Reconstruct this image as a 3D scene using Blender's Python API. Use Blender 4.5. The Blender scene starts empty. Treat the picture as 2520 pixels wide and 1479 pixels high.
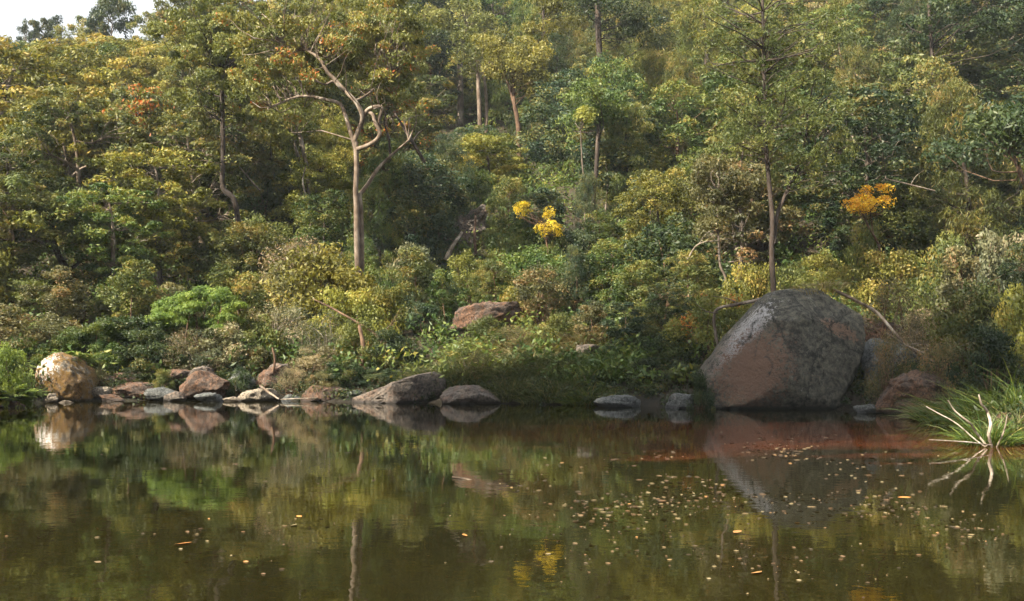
import bpy, math, random
import numpy as np
from mathutils import Vector
R = math.radians
random.seed(7); rng = np.random.default_rng(11)
scene = bpy.context.scene
col = scene.collection

# ------------------------------------------------------------------ camera
W0, H0, F0, HOR, CAMZ = 2519.0, 1479.0, 2701.0, 877.0, 1.6      # photo units (px), focal length, horizon row, eye height
PITCH = math.atan((HOR - H0 / 2) / F0)
cam_d = bpy.data.cameras.new('camera'); cam = bpy.data.objects.new('camera', cam_d); col.objects.link(cam)
cam.location = (0, 0, CAMZ); cam.rotation_euler = (R(90) + PITCH, 0, 0)
cam_d.sensor_width = 36; cam_d.lens = 36 * F0 / W0; cam_d.clip_end = 2000; cam_d.clip_start = 0.1
scene.camera = cam
# ------------------------------------------------------------------ light
SUN_EL, SUN_DIR = R(42), (-0.80, -0.60)
SUN_ROT = math.atan2(SUN_DIR[0], SUN_DIR[1])
world = bpy.data.worlds.new('World'); scene.world = world; world.use_nodes = True
wn = world.node_tree; bg = wn.nodes['Background']
sky = wn.nodes.new('ShaderNodeTexSky'); sky.sky_type = 'NISHITA'; sky.sun_disc = False
sky.sun_elevation = SUN_EL; sky.sun_rotation = SUN_ROT; sky.air_density = 1.0; sky.dust_density = 5.0; sky.ozone_density = 1.0
veil = wn.nodes.new('ShaderNodeMix'); veil.data_type = 'RGBA'; veil.inputs[0].default_value = 0.7      # thin pale cloud over the whole sky
wn.links.new(sky.outputs[0], veil.inputs[6]); veil.inputs[7].default_value = (4.8, 4.8, 4.65, 1)
wn.links.new(veil.outputs[2], bg.inputs[0]); bg.inputs[1].default_value = 0.088
sl = bpy.data.lights.new('sun', 'SUN'); sl.energy = 5.0; sl.angle = R(0.6); sl.color = (1.0, 0.89, 0.70)
so = bpy.data.objects.new('sun', sl); col.objects.link(so)
hn = math.hypot(*SUN_DIR); sdir = Vector((SUN_DIR[0] / hn * math.cos(SUN_EL), SUN_DIR[1] / hn * math.cos(SUN_EL), math.sin(SUN_EL)))
so.rotation_euler = sdir.to_track_quat('Z', 'Y').to_euler(); so.location = sdir * 80
scene.view_settings.view_transform = 'Standard'; scene.view_settings.look = 'None'
scene.view_settings.exposure = 1.68; scene.view_settings.gamma = 1
cy = scene.cycles
cy.max_bounces = 6; cy.diffuse_bounces = 3; cy.glossy_bounces = 3; cy.transmission_bounces = 3; cy.volume_bounces = 0
cy.transparent_max_bounces = 4; cy.caustics_reflective = False; cy.caustics_refractive = False
cy.use_denoising = True; cy.use_adaptive_sampling = True; cy.adaptive_threshold = 0.03

# ------------------------------------------------------------------ helpers
def at(px, py, Y):
    """photo pixel + distance along the view -> world point"""
    a = (px - W0 / 2) / F0; b = (H0 / 2 - py) / F0
    c, s = math.cos(PITCH), math.sin(PITCH)
    dy, dz = c - b * s, s + b * c
    return np.array([a / dy * Y, Y, CAMZ + dz / dy * Y])
def to_px(p):
    c, s = math.cos(PITCH), math.sin(PITCH)
    y, z = p[1], p[2] - CAMZ
    f = y * c + z * s; u = -y * s + z * c
    return W0 / 2 + p[0] / f * F0, H0 / 2 - u / f * F0
def hsh(ix, iy, iz, seed):
    h = (ix * 374761393 + iy * 668265263 + iz * 2147483647 + seed * 974634777) & 0xffffffff
    h = ((h ^ (h >> 13)) * 1274126177) & 0xffffffff
    return ((h ^ (h >> 16)) & 0xffff) / 65535.0
def vnoise(p, seed=0):
    p = np.asarray(p, float); i = np.floor(p).astype(np.int64); f = p - i; f = f * f * (3 - 2 * f)
    o = 0
    for dx in (0, 1):
        for dy in (0, 1):
            for dz in (0, 1):
                w = (f[:, 0] if dx else 1 - f[:, 0]) * (f[:, 1] if dy else 1 - f[:, 1]) * (f[:, 2] if dz else 1 - f[:, 2])
                o = o + w * hsh(i[:, 0] + dx, i[:, 1] + dy, i[:, 2] + dz, seed)
    return o * 2 - 1
def fbm(p, seed=0, oct=4):
    p = np.asarray(p, float); o = 0; a = 1.0; t = 0
    for k in range(oct):
        o = o + a * vnoise(p * 2 ** k, seed + k); t += a; a *= 0.5
    return o / t
def unit(v): return v / np.maximum(np.linalg.norm(v, axis=-1, keepdims=True), 1e-9)

class MB:
    """collects quads/tris with a per-face tint, builds ONE mesh"""
    def __init__(s): s.v = []; s.f = []; s.t = []; s.n = 0
    def add(s, v, f, t=0.5):
        v = np.asarray(v, float).reshape(-1, 3); f = np.asarray(f, int)
        s.v.append(v); s.f.append(f + s.n); s.n += len(v)
        s.t.append(np.full(len(f), t) if np.isscalar(t) else np.asarray(t, float))
    def mesh(s, name, mats, smooth=False):
        me = bpy.data.meshes.new(name)
        v = np.concatenate(s.v); k = [x.shape[1] for x in s.f]
        me.vertices.add(len(v)); me.vertices.foreach_set('co', v.astype(np.float32).ravel())
        nl = sum(x.size for x in s.f); nf = sum(len(x) for x in s.f)
        me.loops.add(nl); me.loops.foreach_set('vertex_index', np.concatenate([x.ravel() for x in s.f]).astype(np.int32))
        tot = np.concatenate([np.full(len(x), x.shape[1]) for x in s.f]); st = np.concatenate([[0], np.cumsum(tot)[:-1]])
        me.polygons.add(nf); me.polygons.foreach_set('loop_start', st.astype(np.int32)); me.polygons.foreach_set('loop_total', tot.astype(np.int32))
        if smooth: me.polygons.foreach_set('use_smooth', np.ones(nf, bool))
        a = me.attributes.new('tint', 'FLOAT', 'FACE'); a.data.foreach_set('value', np.concatenate(s.t).astype(np.float32))
        me.update(calc_edges=True); me.validate()
        for m in (mats if isinstance(mats, (list, tuple)) else [mats]): me.materials.append(m)
        return me
    def tube(s, pts, rad, k=6, t=0.5):
        P = np.asarray(pts, float); n = len(P)
        rad = np.asarray(rad, float) if not np.isscalar(rad) else np.full(n, rad)
        T = np.gradient(P, axis=0); T = unit(T)
        up = np.array([0.13, 0.97, 0.2]) if abs(T[0][2]) > 0.5 else np.array([0, 0.1, 1.0])
        an = np.arange(k) / k * 2 * math.pi; V = []
        for i in range(n):
            a = np.cross(T[i], up); a /= np.linalg.norm(a) + 1e-9; b = np.cross(a, T[i]); up = b
            V.append(P[i] + rad[i] * (np.cos(an)[:, None] * a + np.sin(an)[:, None] * b))
        V = np.concatenate(V); i = np.arange(n - 1)[:, None] * k; j = np.arange(k)[None]; jn = (j + 1) % k
        F = np.stack([i + j, i + jn, i + k + jn, i + k + j], -1).reshape(-1, 4)
        s.add(V, F, t)
        s.add(V[-k:], [[0, q, q + 1] for q in range(1, k - 1)], t)
    def leaves(s, c, out, L, Wd, tint, bias=0.8, droop=0.0):
        n = len(c); nr = unit(out * bias + rng.normal(size=(n, 3)) * 0.75)
        r = rng.normal(size=(n, 3)); r[:, 2] -= droop * 2.5
        t = unit(r - nr * (r * nr).sum(1, keepdims=True)); b = np.cross(nr, t)
        L = (L * rng.uniform(0.55, 1.5, n))[:, None]; Wd = (Wd * rng.uniform(0.7, 1.3, n))[:, None]
        v = np.stack([c - t * L / 2, c + b * Wd / 2 + t * L * .1, c + t * L / 2, c - b * Wd / 2 + t * L * .1], 1)
        v[:, 2] += nr * L * 0.12
        s.add(v.reshape(-1, 3), np.arange(4 * n).reshape(-1, 4), tint)
    def blades(s, base, d, L, w, bend, tint, seg=4):
        """grass blades / fern leaflets: tapering curved strips"""
        n = len(base); d = unit(d); side = unit(np.cross(d, np.array([0, 0, 1.0])) + rng.normal(size=(n, 3)) * 0.3)
        hz = d.copy(); hz[:, 2] = 0; hz = unit(hz + 1e-6)
        u = np.linspace(0, 1, seg + 1); V = np.zeros((n, seg + 1, 2, 3))
        for i, q in enumerate(u):
            p = base + d * (L * q)[:, None] + (hz * 0.7 + np.array([0, 0, -1.0])) * (bend * L * q * q)[:, None]
            ww = (w * (1 - q ** 1.7) * 0.5 + 0.0015)[:, None]
            V[:, i, 0] = p - side * ww; V[:, i, 1] = p + side * ww
        o = (np.arange(n) * (seg + 1) * 2)[:, None]; i = (np.arange(seg) * 2)[None]
        F = np.stack([o + i, o + i + 1, o + i + 3, o + i + 2], -1).reshape(-1, 4)
        s.add(V.reshape(-1, 3), F, np.repeat(tint, seg))

def link(name, me, parent=None):
    o = bpy.data.objects.new(name, me); col.objects.link(o)
    if parent: o.parent = parent
    return o
def tag(o, label=None, cat=None, group=None, kind=None):
    for k, v in (('label', label), ('category', cat), ('group', group), ('kind', kind)):
        if v: o[k] = v
    return o
def thing(name, loc, label=None, cat=None, group=None):
    o = bpy.data.objects.new(name, None); o.empty_display_size = 0.3; col.objects.link(o); o.location = loc
    return tag(o, label, cat, group)

# ------------------------------------------------------------------ materials
def newmat(name):
    m = bpy.data.materials.new(name); m.use_nodes = True; nt = m.node_tree
    return m, nt, nt.nodes, nt.links, nt.nodes['Principled BSDF'], nt.nodes['Material Output']
def ramp(N, stops, interp='LINEAR'):
    r = N.new('ShaderNodeValToRGB'); r.color_ramp.interpolation = interp; e = r.color_ramp.elements
    while len(e) < len(stops): e.new(0.5)
    for k, (p, c) in enumerate(stops): e[k].position = p; e[k].color = (*c, 1)
    return r
def noise(N, L, vec, scale, detail=4, rough=0.55, dist=0):
    n = N.new('ShaderNodeTexNoise'); n.inputs['Scale'].default_value = scale; n.inputs['Detail'].default_value = detail
    n.inputs['Roughness'].default_value = rough; n.inputs['Distortion'].default_value = dist
    L.new(vec, n.inputs['Vector']); return n
def mix(N, L, f, a, b, bt='MIX'):
    m = N.new('ShaderNodeMix'); m.data_type = 'RGBA'; m.blend_type = bt
    for sock, val in ((m.inputs[0], f), (m.inputs[6], a), (m.inputs[7], b)):
        if isinstance(val, (int, float)): sock.default_value = val
        elif isinstance(val, tuple): sock.default_value = (*val, 1)
        else: L.new(val, sock)
    return m.outputs[2]
def leafmat(name, stops, tr=0.28, var=0.25):
    m, nt, N, L, P, O = newmat(name)
    a = N.new('ShaderNodeAttribute'); a.attribute_name = 'tint'
    cr = ramp(N, stops); L.new(a.outputs['Fac'], cr.inputs[0])
    oi = N.new('ShaderNodeObjectInfo')
    hs = N.new('ShaderNodeHueSaturation'); L.new(cr.outputs[0], hs.inputs['Color'])
    def mr(lo, hi, src):
        q = N.new('ShaderNodeMapRange'); q.inputs[3].default_value = lo; q.inputs[4].default_value = hi; L.new(src, q.inputs[0]); return q.outputs[0]
    w = N.new('ShaderNodeTexWhiteNoise'); w.noise_dimensions = '1D'; L.new(oi.outputs['Random'], w.inputs['W'])
    L.new(mr(1 - var, 1 + var, oi.outputs['Random']), hs.inputs['Value']); L.new(mr(0.487, 0.513, w.outputs[0]), hs.inputs['Hue'])
    L.new(hs.outputs[0], P.inputs['Base Color']); P.inputs['Roughness'].default_value = 0.5; P.inputs['Specular IOR Level'].default_value = 0.35
    t = N.new('ShaderNodeBsdfTranslucent'); tc = mix(N, L, 1.0, hs.outputs[0], (1.25, 1.15, 0.55), 'MULTIPLY'); L.new(tc, t.inputs[0])
    x = N.new('ShaderNodeMixShader'); x.inputs[0].default_value = tr; L.new(P.outputs[0], x.inputs[1]); L.new(t.outputs[0], x.inputs[2]); L.new(x.outputs[0], O.inputs[0])
    return m
M = {}
M['olive'] = leafmat('olive_leaf', [(0, (.050, .072, .022)), (.45, (.112, .135, .036)), (.85, (.205, .205, .055)), (1, (.28, .21, .06))])
M['yellow'] = leafmat('yellow_green_leaf', [(0, (.08, .095, .018)), (.45, (.165, .17, .034)), (.85, (.29, .275, .06)), (1, (.37, .28, .07))])
M['green'] = leafmat('fresh_green_leaf', [(0, (.035, .07, .02)), (.5, (.085, .13, .032)), (.9, (.17, .20, .045)), (1, (.24, .21, .05))])
M['blue'] = leafmat('blue_green_leaf', [(0, (.028, .058, .036)), (.5, (.065, .10, .050)), (.9, (.14, .16, .06)), (1, (.22, .19, .06))])
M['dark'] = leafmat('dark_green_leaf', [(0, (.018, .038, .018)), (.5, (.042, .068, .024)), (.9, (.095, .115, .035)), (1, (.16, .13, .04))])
M['rusty'] = leafmat('rusty_olive_leaf', [(0, (.065, .088, .025)), (.45, (.145, .165, .042)), (.85, (.25, .24, .06)), (.965, (.32, .20, .05)), (1, (.50, .16, .04))], var=.12)
M['brown'] = leafmat('brown_olive_leaf', [(0, (.055, .062, .030)), (.45, (.125, .125, .050)), (.8, (.20, .18, .08)), (1, (.29, .18, .08))])
M['grey'] = leafmat('grey_green_leaf', [(0, (.06, .08, .05)), (.5, (.15, .165, .09)), (.85, (.27, .265, .15)), (1, (.36, .29, .19))])
M['pink'] = leafmat('dry_pinkish_leaf', [(0, (.08, .08, .045)), (.5, (.20, .17, .10)), (.85, (.33, .27, .17)), (1, (.42, .29, .19))])
M['gold'] = leafmat('golden_blossom', [(0, (.14, .16, .03)), (.3, (.50, .43, .03)), (.6, (.74, .60, .04)), (1, (.88, .76, .10))], .4, .05)
M['orange'] = leafmat('orange_leaf', [(0, (.30, .30, .04)), (.35, (.62, .46, .04)), (.6, (.80, .44, .03)), (1, (.85, .70, .08))], .45, .05)
M['acacia'] = leafmat('bright_feathery_leaf', [(0, (.055, .105, .03)), (.5, (.165, .25, .05)), (1, (.37, .44, .11))], .35, .03)
M['sedge'] = leafmat('sedge_blade', [(0, (.035, .055, .018)), (.5, (.08, .10, .030)), (.85, (.17, .16, .06)), (1, (.28, .23, .12))])
M['reed'] = leafmat('bright_sedge_blade', [(0, (.03, .06, .012)), (.5, (.065, .105, .020)), (.9, (.17, .20, .035)), (1, (.34, .27, .10))])
M['straw'] = leafmat('straw_blade', [(0, (.10, .09, .04)), (.5, (.19, .16, .07)), (1, (.34, .27, .14))])

def barkmat(name, a, b, c, scale=6, stretch=0.18):
    m, nt, N, L, P, O = newmat(name)
    tc = N.new('ShaderNodeTexCoord'); mp = N.new('ShaderNodeMapping'); mp.inputs['Scale'].default_value = (1, 1, stretch); L.new(tc.outputs['Object'], mp.inputs[0])
    n = noise(N, L, mp.outputs[0], scale, 6, .65, .6); cr = ramp(N, [(.3, a), (.5, b), (.7, c)]); L.new(n.outputs[0], cr.inputs[0])
    n2 = noise(N, L, tc.outputs['Object'], 1.3, 3); c2 = ramp(N, [(.40, (1.15, 1.15, 1.15)), (.48, (.75, .7, .66)), (.62, (.42, .38, .35))]); L.new(n2.outputs[0], c2.inputs[0])
    L.new(mix(N, L, 1.0, cr.outputs[0], c2.outputs[0], 'MULTIPLY'), P.inputs['Base Color']); P.inputs['Roughness'].default_value = .85
    bp = N.new('ShaderNodeBump'); bp.inputs['Strength'].default_value = .6; bp.inputs['Distance'].default_value = .03; L.new(n.outputs[0], bp.inputs['Height']); L.new(bp.outputs[0], P.inputs['Normal'])
    return m
M['bark_grey'] = barkmat('grey_bark', (.07, .055, .045), (.17, .14, .115), (.30, .26, .22))
M['bark_pink'] = barkmat('salmon_grey_bark', (.075, .055, .04), (.19, .145, .108), (.42, .38, .33), 3.0)
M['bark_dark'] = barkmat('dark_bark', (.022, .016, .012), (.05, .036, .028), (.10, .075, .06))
M['bark_brown'] = barkmat('brown_bark', (.07, .04, .025), (.15, .09, .055), (.25, .17, .11))
M['bark_white'] = barkmat('bleached_wood', (.12, .10, .08), (.32, .28, .23), (.6, .56, .5), 9, .5)

def rockmat(name, base, warm, lichen, dark, moss=None, scale=1.0, lichen_amt=.6, warm_amt=.5, streak=None):
    m, nt, N, L, P, O = newmat(name)
    tc = N.new('ShaderNodeTexCoord'); V = tc.outputs['Object']
    n1 = noise(N, L, V, .9 * scale, 10, .75, .5); r1 = ramp(N, [(warm_amt - .04, (0, 0, 0)), (warm_amt + .04, (1, 1, 1))]); L.new(n1.outputs[0], r1.inputs[0])
    c = mix(N, L, r1.outputs[0], warm, base)
    n2 = noise(N, L, V, 7 * scale, 8, .75, .2); r2 = ramp(N, [(.36, (.16, .16, .17)), (.5, (.85, .85, .85)), (.66, (1.7, 1.6, 1.5))]); L.new(n2.outputs[0], r2.inputs[0])
    c = mix(N, L, 1.0, c, r2.outputs[0], 'MULTIPLY')
    n3 = noise(N, L, V, 3.2 * scale, 10, .8, .8); r3 = ramp(N, [(lichen_amt, (0, 0, 0)), (lichen_amt + .06, (1, 1, 1))]); L.new(n3.outputs[0], r3.inputs[0])
    f = r3.outputs[0]
    c = mix(N, L, f, c, lichen)
    if streak:            # (centre, axis scales, rotation z/y) : a patch of pale lichen with its own place on the stone
        for cen, sc, rot, colr, thr in streak:
            mp = N.new('ShaderNodeMapping'); mp.vector_type = 'TEXTURE'; mp.inputs['Location'].default_value = cen; mp.inputs['Scale'].default_value = sc; mp.inputs['Rotation'].default_value = rot; L.new(V, mp.inputs[0])
            ln = N.new('ShaderNodeVectorMath'); ln.operation = 'LENGTH'; L.new(mp.outputs[0], ln.inputs[0])
            ns = noise(N, L, V, 11 * scale, 6, .85); ad = N.new('ShaderNodeMath'); ad.operation = 'MULTIPLY_ADD'; L.new(ns.outputs[0], ad.inputs[0]); ad.inputs[1].default_value = -4.2; L.new(ln.outputs['Value'], ad.inputs[2])
            rr = ramp(N, [(0, (1, 1, 1)), (thr * .5, (0, 0, 0))]); a2 = N.new('ShaderNodeMath'); a2.operation = 'ADD'; a2.inputs[1].default_value = 1.45; L.new(ad.outputs[0], a2.inputs[0]); L.new(a2.outputs[0], rr.inputs[0])
            c = mix(N, L, rr.outputs[0], c, colr)
    n4 = noise(N, L, V, 1.7 * scale, 7, .7, 1.2); r4 = ramp(N, [(.56, (0, 0, 0)), (.66, (1, 1, 1))]); L.new(n4.outputs[0], r4.inputs[0])
    c = mix(N, L, r4.outputs[0], c, dark)
    if moss:
        n5 = noise(N, L, V, 2.3 * scale, 8, .75, .4); r5 = ramp(N, [(.47, (0, 0, 0)), (.53, (1, 1, 1))]); L.new(n5.outputs[0], r5.inputs[0]); c = mix(N, L, r5.outputs[0], c, moss)
    vo = N.new('ShaderNodeTexVoronoi'); vo.feature = 'DISTANCE_TO_EDGE'; vo.inputs['Scale'].default_value = .42 * scale; wp = N.new('ShaderNodeMix'); wp.data_type = 'VECTOR'; wp.inputs[0].default_value = .38; L.new(V, wp.inputs[4]); L.new(n2.outputs['Color'], wp.inputs[5]); L.new(wp.outputs[1], vo.inputs['Vector'])
    rv = ramp(N, [(.0, (1, 1, 1)), (.012, (0, 0, 0))]); L.new(vo.outputs['Distance'], rv.inputs[0]); c = mix(N, L, rv.outputs[0], c, tuple(x * .5 for x in dark))
    # wet band at the water line (world height)
    g = N.new('ShaderNodeNewGeometry'); sx = N.new('ShaderNodeSeparateXYZ'); L.new(g.outputs['Position'], sx.inputs[0])
    rw = ramp(N, [(0.04, (1, 1, 1)), (.14, (0, 0, 0))]); L.new(sx.outputs[2], rw.inputs[0]); c = mix(N, L, rw.outputs[0], c, tuple(x * .8 for x in dark))
    L.new(c, P.inputs['Base Color']); P.inputs['Roughness'].default_value = .88
    mu = N.new('ShaderNodeMath'); mu.operation = 'ADD'; L.new(n2.outputs[0], mu.inputs[0]); L.new(n3.outputs[0], mu.inputs[1])
    bp = N.new('ShaderNodeBump'); bp.inputs['Strength'].default_value = 1.0; bp.inputs['Distance'].default_value = .11 / scale; L.new(mu.outputs[0], bp.inputs['Height']); L.new(bp.outputs[0], P.inputs['Normal'])
    return m

# ------------------------------------------------------------------ terrain
SH = np.array([(-18.5, 31), (-17, 34), (-16, 39.5), (-10, 40.6), (-5.9, 38.9), (0, 37.4), (2.8, 36), (5.8, 34.6), (10.6, 33.2), (12.4, 30.5),
               (11.6, 26), (9.9, 22.8), (9.3, 19.4), (11, 17), (14, 10), (15, 2), (8, -1.5), (0, 1.0), (-8, -1), (-10, 6), (-12, 14), (-14.5, 21), (-17.5, 27)], float)
def sdist(X, Y):
    """distance to the water's edge, positive on land"""
    P = np.stack([X, Y], -1); n = len(SH); best = np.full(X.shape, 1e9); ins = np.zeros(X.shape, bool)
    for i in range(n):
        a, b = SH[i], SH[(i + 1) % n]; ab = b - a
        t = np.clip(((P - a) @ ab) / (ab @ ab), 0, 1); d = np.linalg.norm(P - a - t[..., None] * ab, axis=-1)
        best = np.minimum(best, d)
        cond = (a[1] > P[..., 1]) != (b[1] > P[..., 1])
        with np.errstate(divide='ignore', invalid='ignore'): xi = a[0] + (P[..., 1] - a[1]) / (b[1] - a[1]) * ab[0]
        ins ^= cond & (P[..., 0] < xi)
    return np.where(ins, -best, best)
def ground(X, Y):
    X = np.atleast_1d(np.asarray(X, float)); Y = np.atleast_1d(np.asarray(Y, float))
    d = sdist(X, Y)
    far = np.clip((Y - 8) / 22, 0, 1)
    dd = np.maximum(d, 0)
    hill = 0.30 * np.minimum(dd, 21) + 0.46 * np.maximum(dd - 21, 0) + 0.25 * (1 - np.exp(-dd / .5))
    cap = np.interp(X, [-70, -44, -34, -24, 0], [19, 22, 28, 44, 130])
    k = 5.0; m = np.minimum(hill, cap); hill = m - k * np.log(np.exp(-(hill - m) / k) + np.exp(-(cap - m) / k)) + k * np.log(1 + np.exp(-np.maximum(cap - 0, 0) / k))
    hill = np.maximum(hill, 0)
    near = 0.16 * np.minimum(dd, 5) + .012 * dd
    nz = fbm(np.stack([X * .06, Y * .06, X * 0], -1), 3) * np.clip((dd - 4) / 20, 0, 1) * 2.2 + fbm(np.stack([X * .5, Y * .5, X * 0], -1), 5) * np.clip(dd / 4, 0, 1) * .22
    z = far * hill + (1 - far) * near + nz * far
    return np.where(d > 0, z + 0.01, np.maximum(0.35 * d, -2.2))
def gz(x, y): return float(ground(x, y)[0])

xs = np.concatenate([np.arange(-200, -40, 4), np.arange(-40, 40, .8), np.arange(40, 201, 4)])
ys = np.concatenate([np.arange(-60, 0, 4), np.arange(0, 70, .8), np.arange(70, 261, 3)])
GX, GY = np.meshgrid(xs, ys); GZ = ground(GX.ravel(), GY.ravel())
mb = MB(); nx = len(xs); i = np.arange(len(ys) - 1)[:, None] * nx; j = np.arange(nx - 1)[None]
mb.add(np.stack([GX.ravel(), GY.ravel(), GZ], -1), np.stack([i + j, i + j + 1, i + nx + j + 1, i + nx + j], -1).reshape(-1, 4))
m, nt, N, L, P, O = newmat('leaf_litter_soil')
tc = N.new('ShaderNodeTexCoord'); n1 = noise(N, L, tc.outputs['Object'], .6, 6, .7); n2 = noise(N, L, tc.outputs['Object'], 9, 8, .8)
c1 = ramp(N, [(.35, (.022, .022, .012)), (.5, (.045, .035, .020)), (.68, (.038, .046, .018))]); L.new(n1.outputs[0], c1.inputs[0])
c2 = ramp(N, [(.3, (.4, .4, .4)), (.7, (1.6, 1.4, 1.2))]); L.new(n2.outputs[0], c2.inputs[0])
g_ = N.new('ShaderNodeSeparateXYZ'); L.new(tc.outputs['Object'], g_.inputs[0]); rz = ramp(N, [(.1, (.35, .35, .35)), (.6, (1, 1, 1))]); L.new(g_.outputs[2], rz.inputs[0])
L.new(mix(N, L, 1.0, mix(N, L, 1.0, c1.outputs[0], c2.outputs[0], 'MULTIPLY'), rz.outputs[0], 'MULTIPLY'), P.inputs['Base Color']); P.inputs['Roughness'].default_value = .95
bp = N.new('ShaderNodeBump'); bp.inputs['Strength'].default_value = .8; bp.inputs['Distance'].default_value = .1; L.new(n2.outputs[0], bp.inputs['Height']); L.new(bp.outputs[0], P.inputs['Normal'])
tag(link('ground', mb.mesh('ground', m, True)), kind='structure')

# ------------------------------------------------------------------ water
m, nt, N, L, P, O = newmat('murky_pool_water')
tc = N.new('ShaderNodeTexCoord'); V = tc.outputs['Object']
n1 = noise(N, L, V, .11, 3, .5); c1 = ramp(N, [(.35, (.0105, .0096, .0024)), (.65, (.0155, .0130, .0030))]); L.new(n1.outputs[0], c1.inputs[0])
# reddish sand shelf lying just under the surface in front of the big boulder
mp = N.new('ShaderNodeMapping'); mp.vector_type = 'TEXTURE'; mp.inputs['Location'].default_value = (4.8, 22.5, 0); mp.inputs['Scale'].default_value = (8.5, 6.5, 5); L.new(V, mp.inputs[0])
ln = N.new('ShaderNodeVectorMath'); ln.operation = 'LENGTH'; L.new(mp.outputs[0], ln.inputs[0])
mp2 = N.new('ShaderNodeMapping'); mp2.inputs['Scale'].default_value = (.35, 1, 1); L.new(V, mp2.inputs[0])
n2 = noise(N, L, mp2.outputs[0], .8, 6, .65, .6); ad = N.new('ShaderNodeMath'); ad.operation = 'MULTIPLY_ADD'; L.new(n2.outputs[0], ad.inputs[0]); ad.inputs[1].default_value = -2.2; L.new(ln.outputs['Value'], ad.inputs[2])
r2 = ramp(N, [(0, (.9, .9, .9)), (.3, (0, 0, 0))]); ad2 = N.new('ShaderNodeMath'); ad2.operation = 'ADD'; ad2.inputs[1].default_value = .55; L.new(ad.outputs[0], ad2.inputs[0]); L.new(ad2.outputs[0], r2.inputs[0])
L.new(mix(N, L, r2.outputs[0], c1.outputs[0], (.085, .028, .012)), P.inputs['Base Color'])
P.inputs['Roughness'].default_value = .018; P.inputs['IOR'].default_value = 1.33; P.inputs['Specular IOR Level'].default_value = .5
n3 = noise(N, L, V, 1.1, 3, .5); n4 = noise(N, L, V, 6, 2, .5)
ad3 = N.new('ShaderNodeMath'); ad3.operation = 'MULTIPLY_ADD'; L.new(n4.outputs[0], ad3.inputs[0]); ad3.inputs[1].default_value = .3; L.new(n3.outputs[0], ad3.inputs[2])
bp = N.new('ShaderNodeBump'); bp.inputs['Strength'].default_value = .16; bp.inputs['Distance'].default_value = .016; L.new(ad3.outputs[0], bp.inputs['Height']); L.new(bp.outputs[0], P.inputs['Normal'])
mb = MB(); mb.add([(-110, -15, 0), (40, -15, 0), (40, 60, 0), (-110, 60, 0)], [[0, 1, 2, 3]])
tag(link('water', mb.mesh('water', m)), kind='structure')

# ------------------------------------------------------------------ rocks
RM = {
 'big': rockmat('grey_granite', (.115, .112, .090), (.165, .118, .084), (.27, .27, .235), (.038, .040, .035), None, .8, .60, .35,
                streak=[((-1.35, -1.5, .45), (.38, 2.0, 1.7), (0, R(38), 0), (.50, .49, .50), .40), ((-1.15, -1.5, -.5), (1.0, 3, 1.35), (0, R(40), 0), (.175, .105, .072), .9),
                        ((1.6, -1.0, .75), (.75, 3, .22), (0, R(25), 0), (.24, .155, .11), .5)]),
 'moss': rockmat('mossy_orange_rock', (.20, .175, .14), (.21, .12, .045), (.36, .33, .26), (.05, .038, .02), (.17, .095, .02), 1.6, .60, .5,
                streak=[((-.45, -.3, .5), (.55, 2, .5), (0, 0, 0), (.72, .72, .72), .6)]),
 'red': rockmat('red_brown_rock', (.100, .072, .058), (.140, .076, .046), (.42, .36, .32), (.05, .035, .028), None, 2.0, .60, .5),
 'grey': rockmat('pinkish_grey_rock', (.165, .14, .12), (.18, .125, .095), (.40, .38, .35), (.07, .06, .055), None, 1.6, .63, .45),
 'pale': rockmat('pale_rock', (.29, .25, .20), (.24, .17, .115), (.62, .58, .5), (.10, .08, .06), None, 2.2, .6, .4),
 'slate': rockmat('blue_grey_rock', (.115, .125, .125), (.15, .14, .13), (.26, .27, .27), (.06, .065, .07), None, 2.0, .62, .4),
}
def ico(sub):
    import bmesh
    b = bmesh.new(); bmesh.ops.create_icosphere(b, subdivisions=sub, radius=1.0)
    v = np.array([x.co[:] for x in b.verts]); f = np.array([[q.index for q in t.verts] for t in b.faces]); b.free(); return v, f
ICO = {k: ico(k) for k in (4, 5, 6)}
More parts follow.
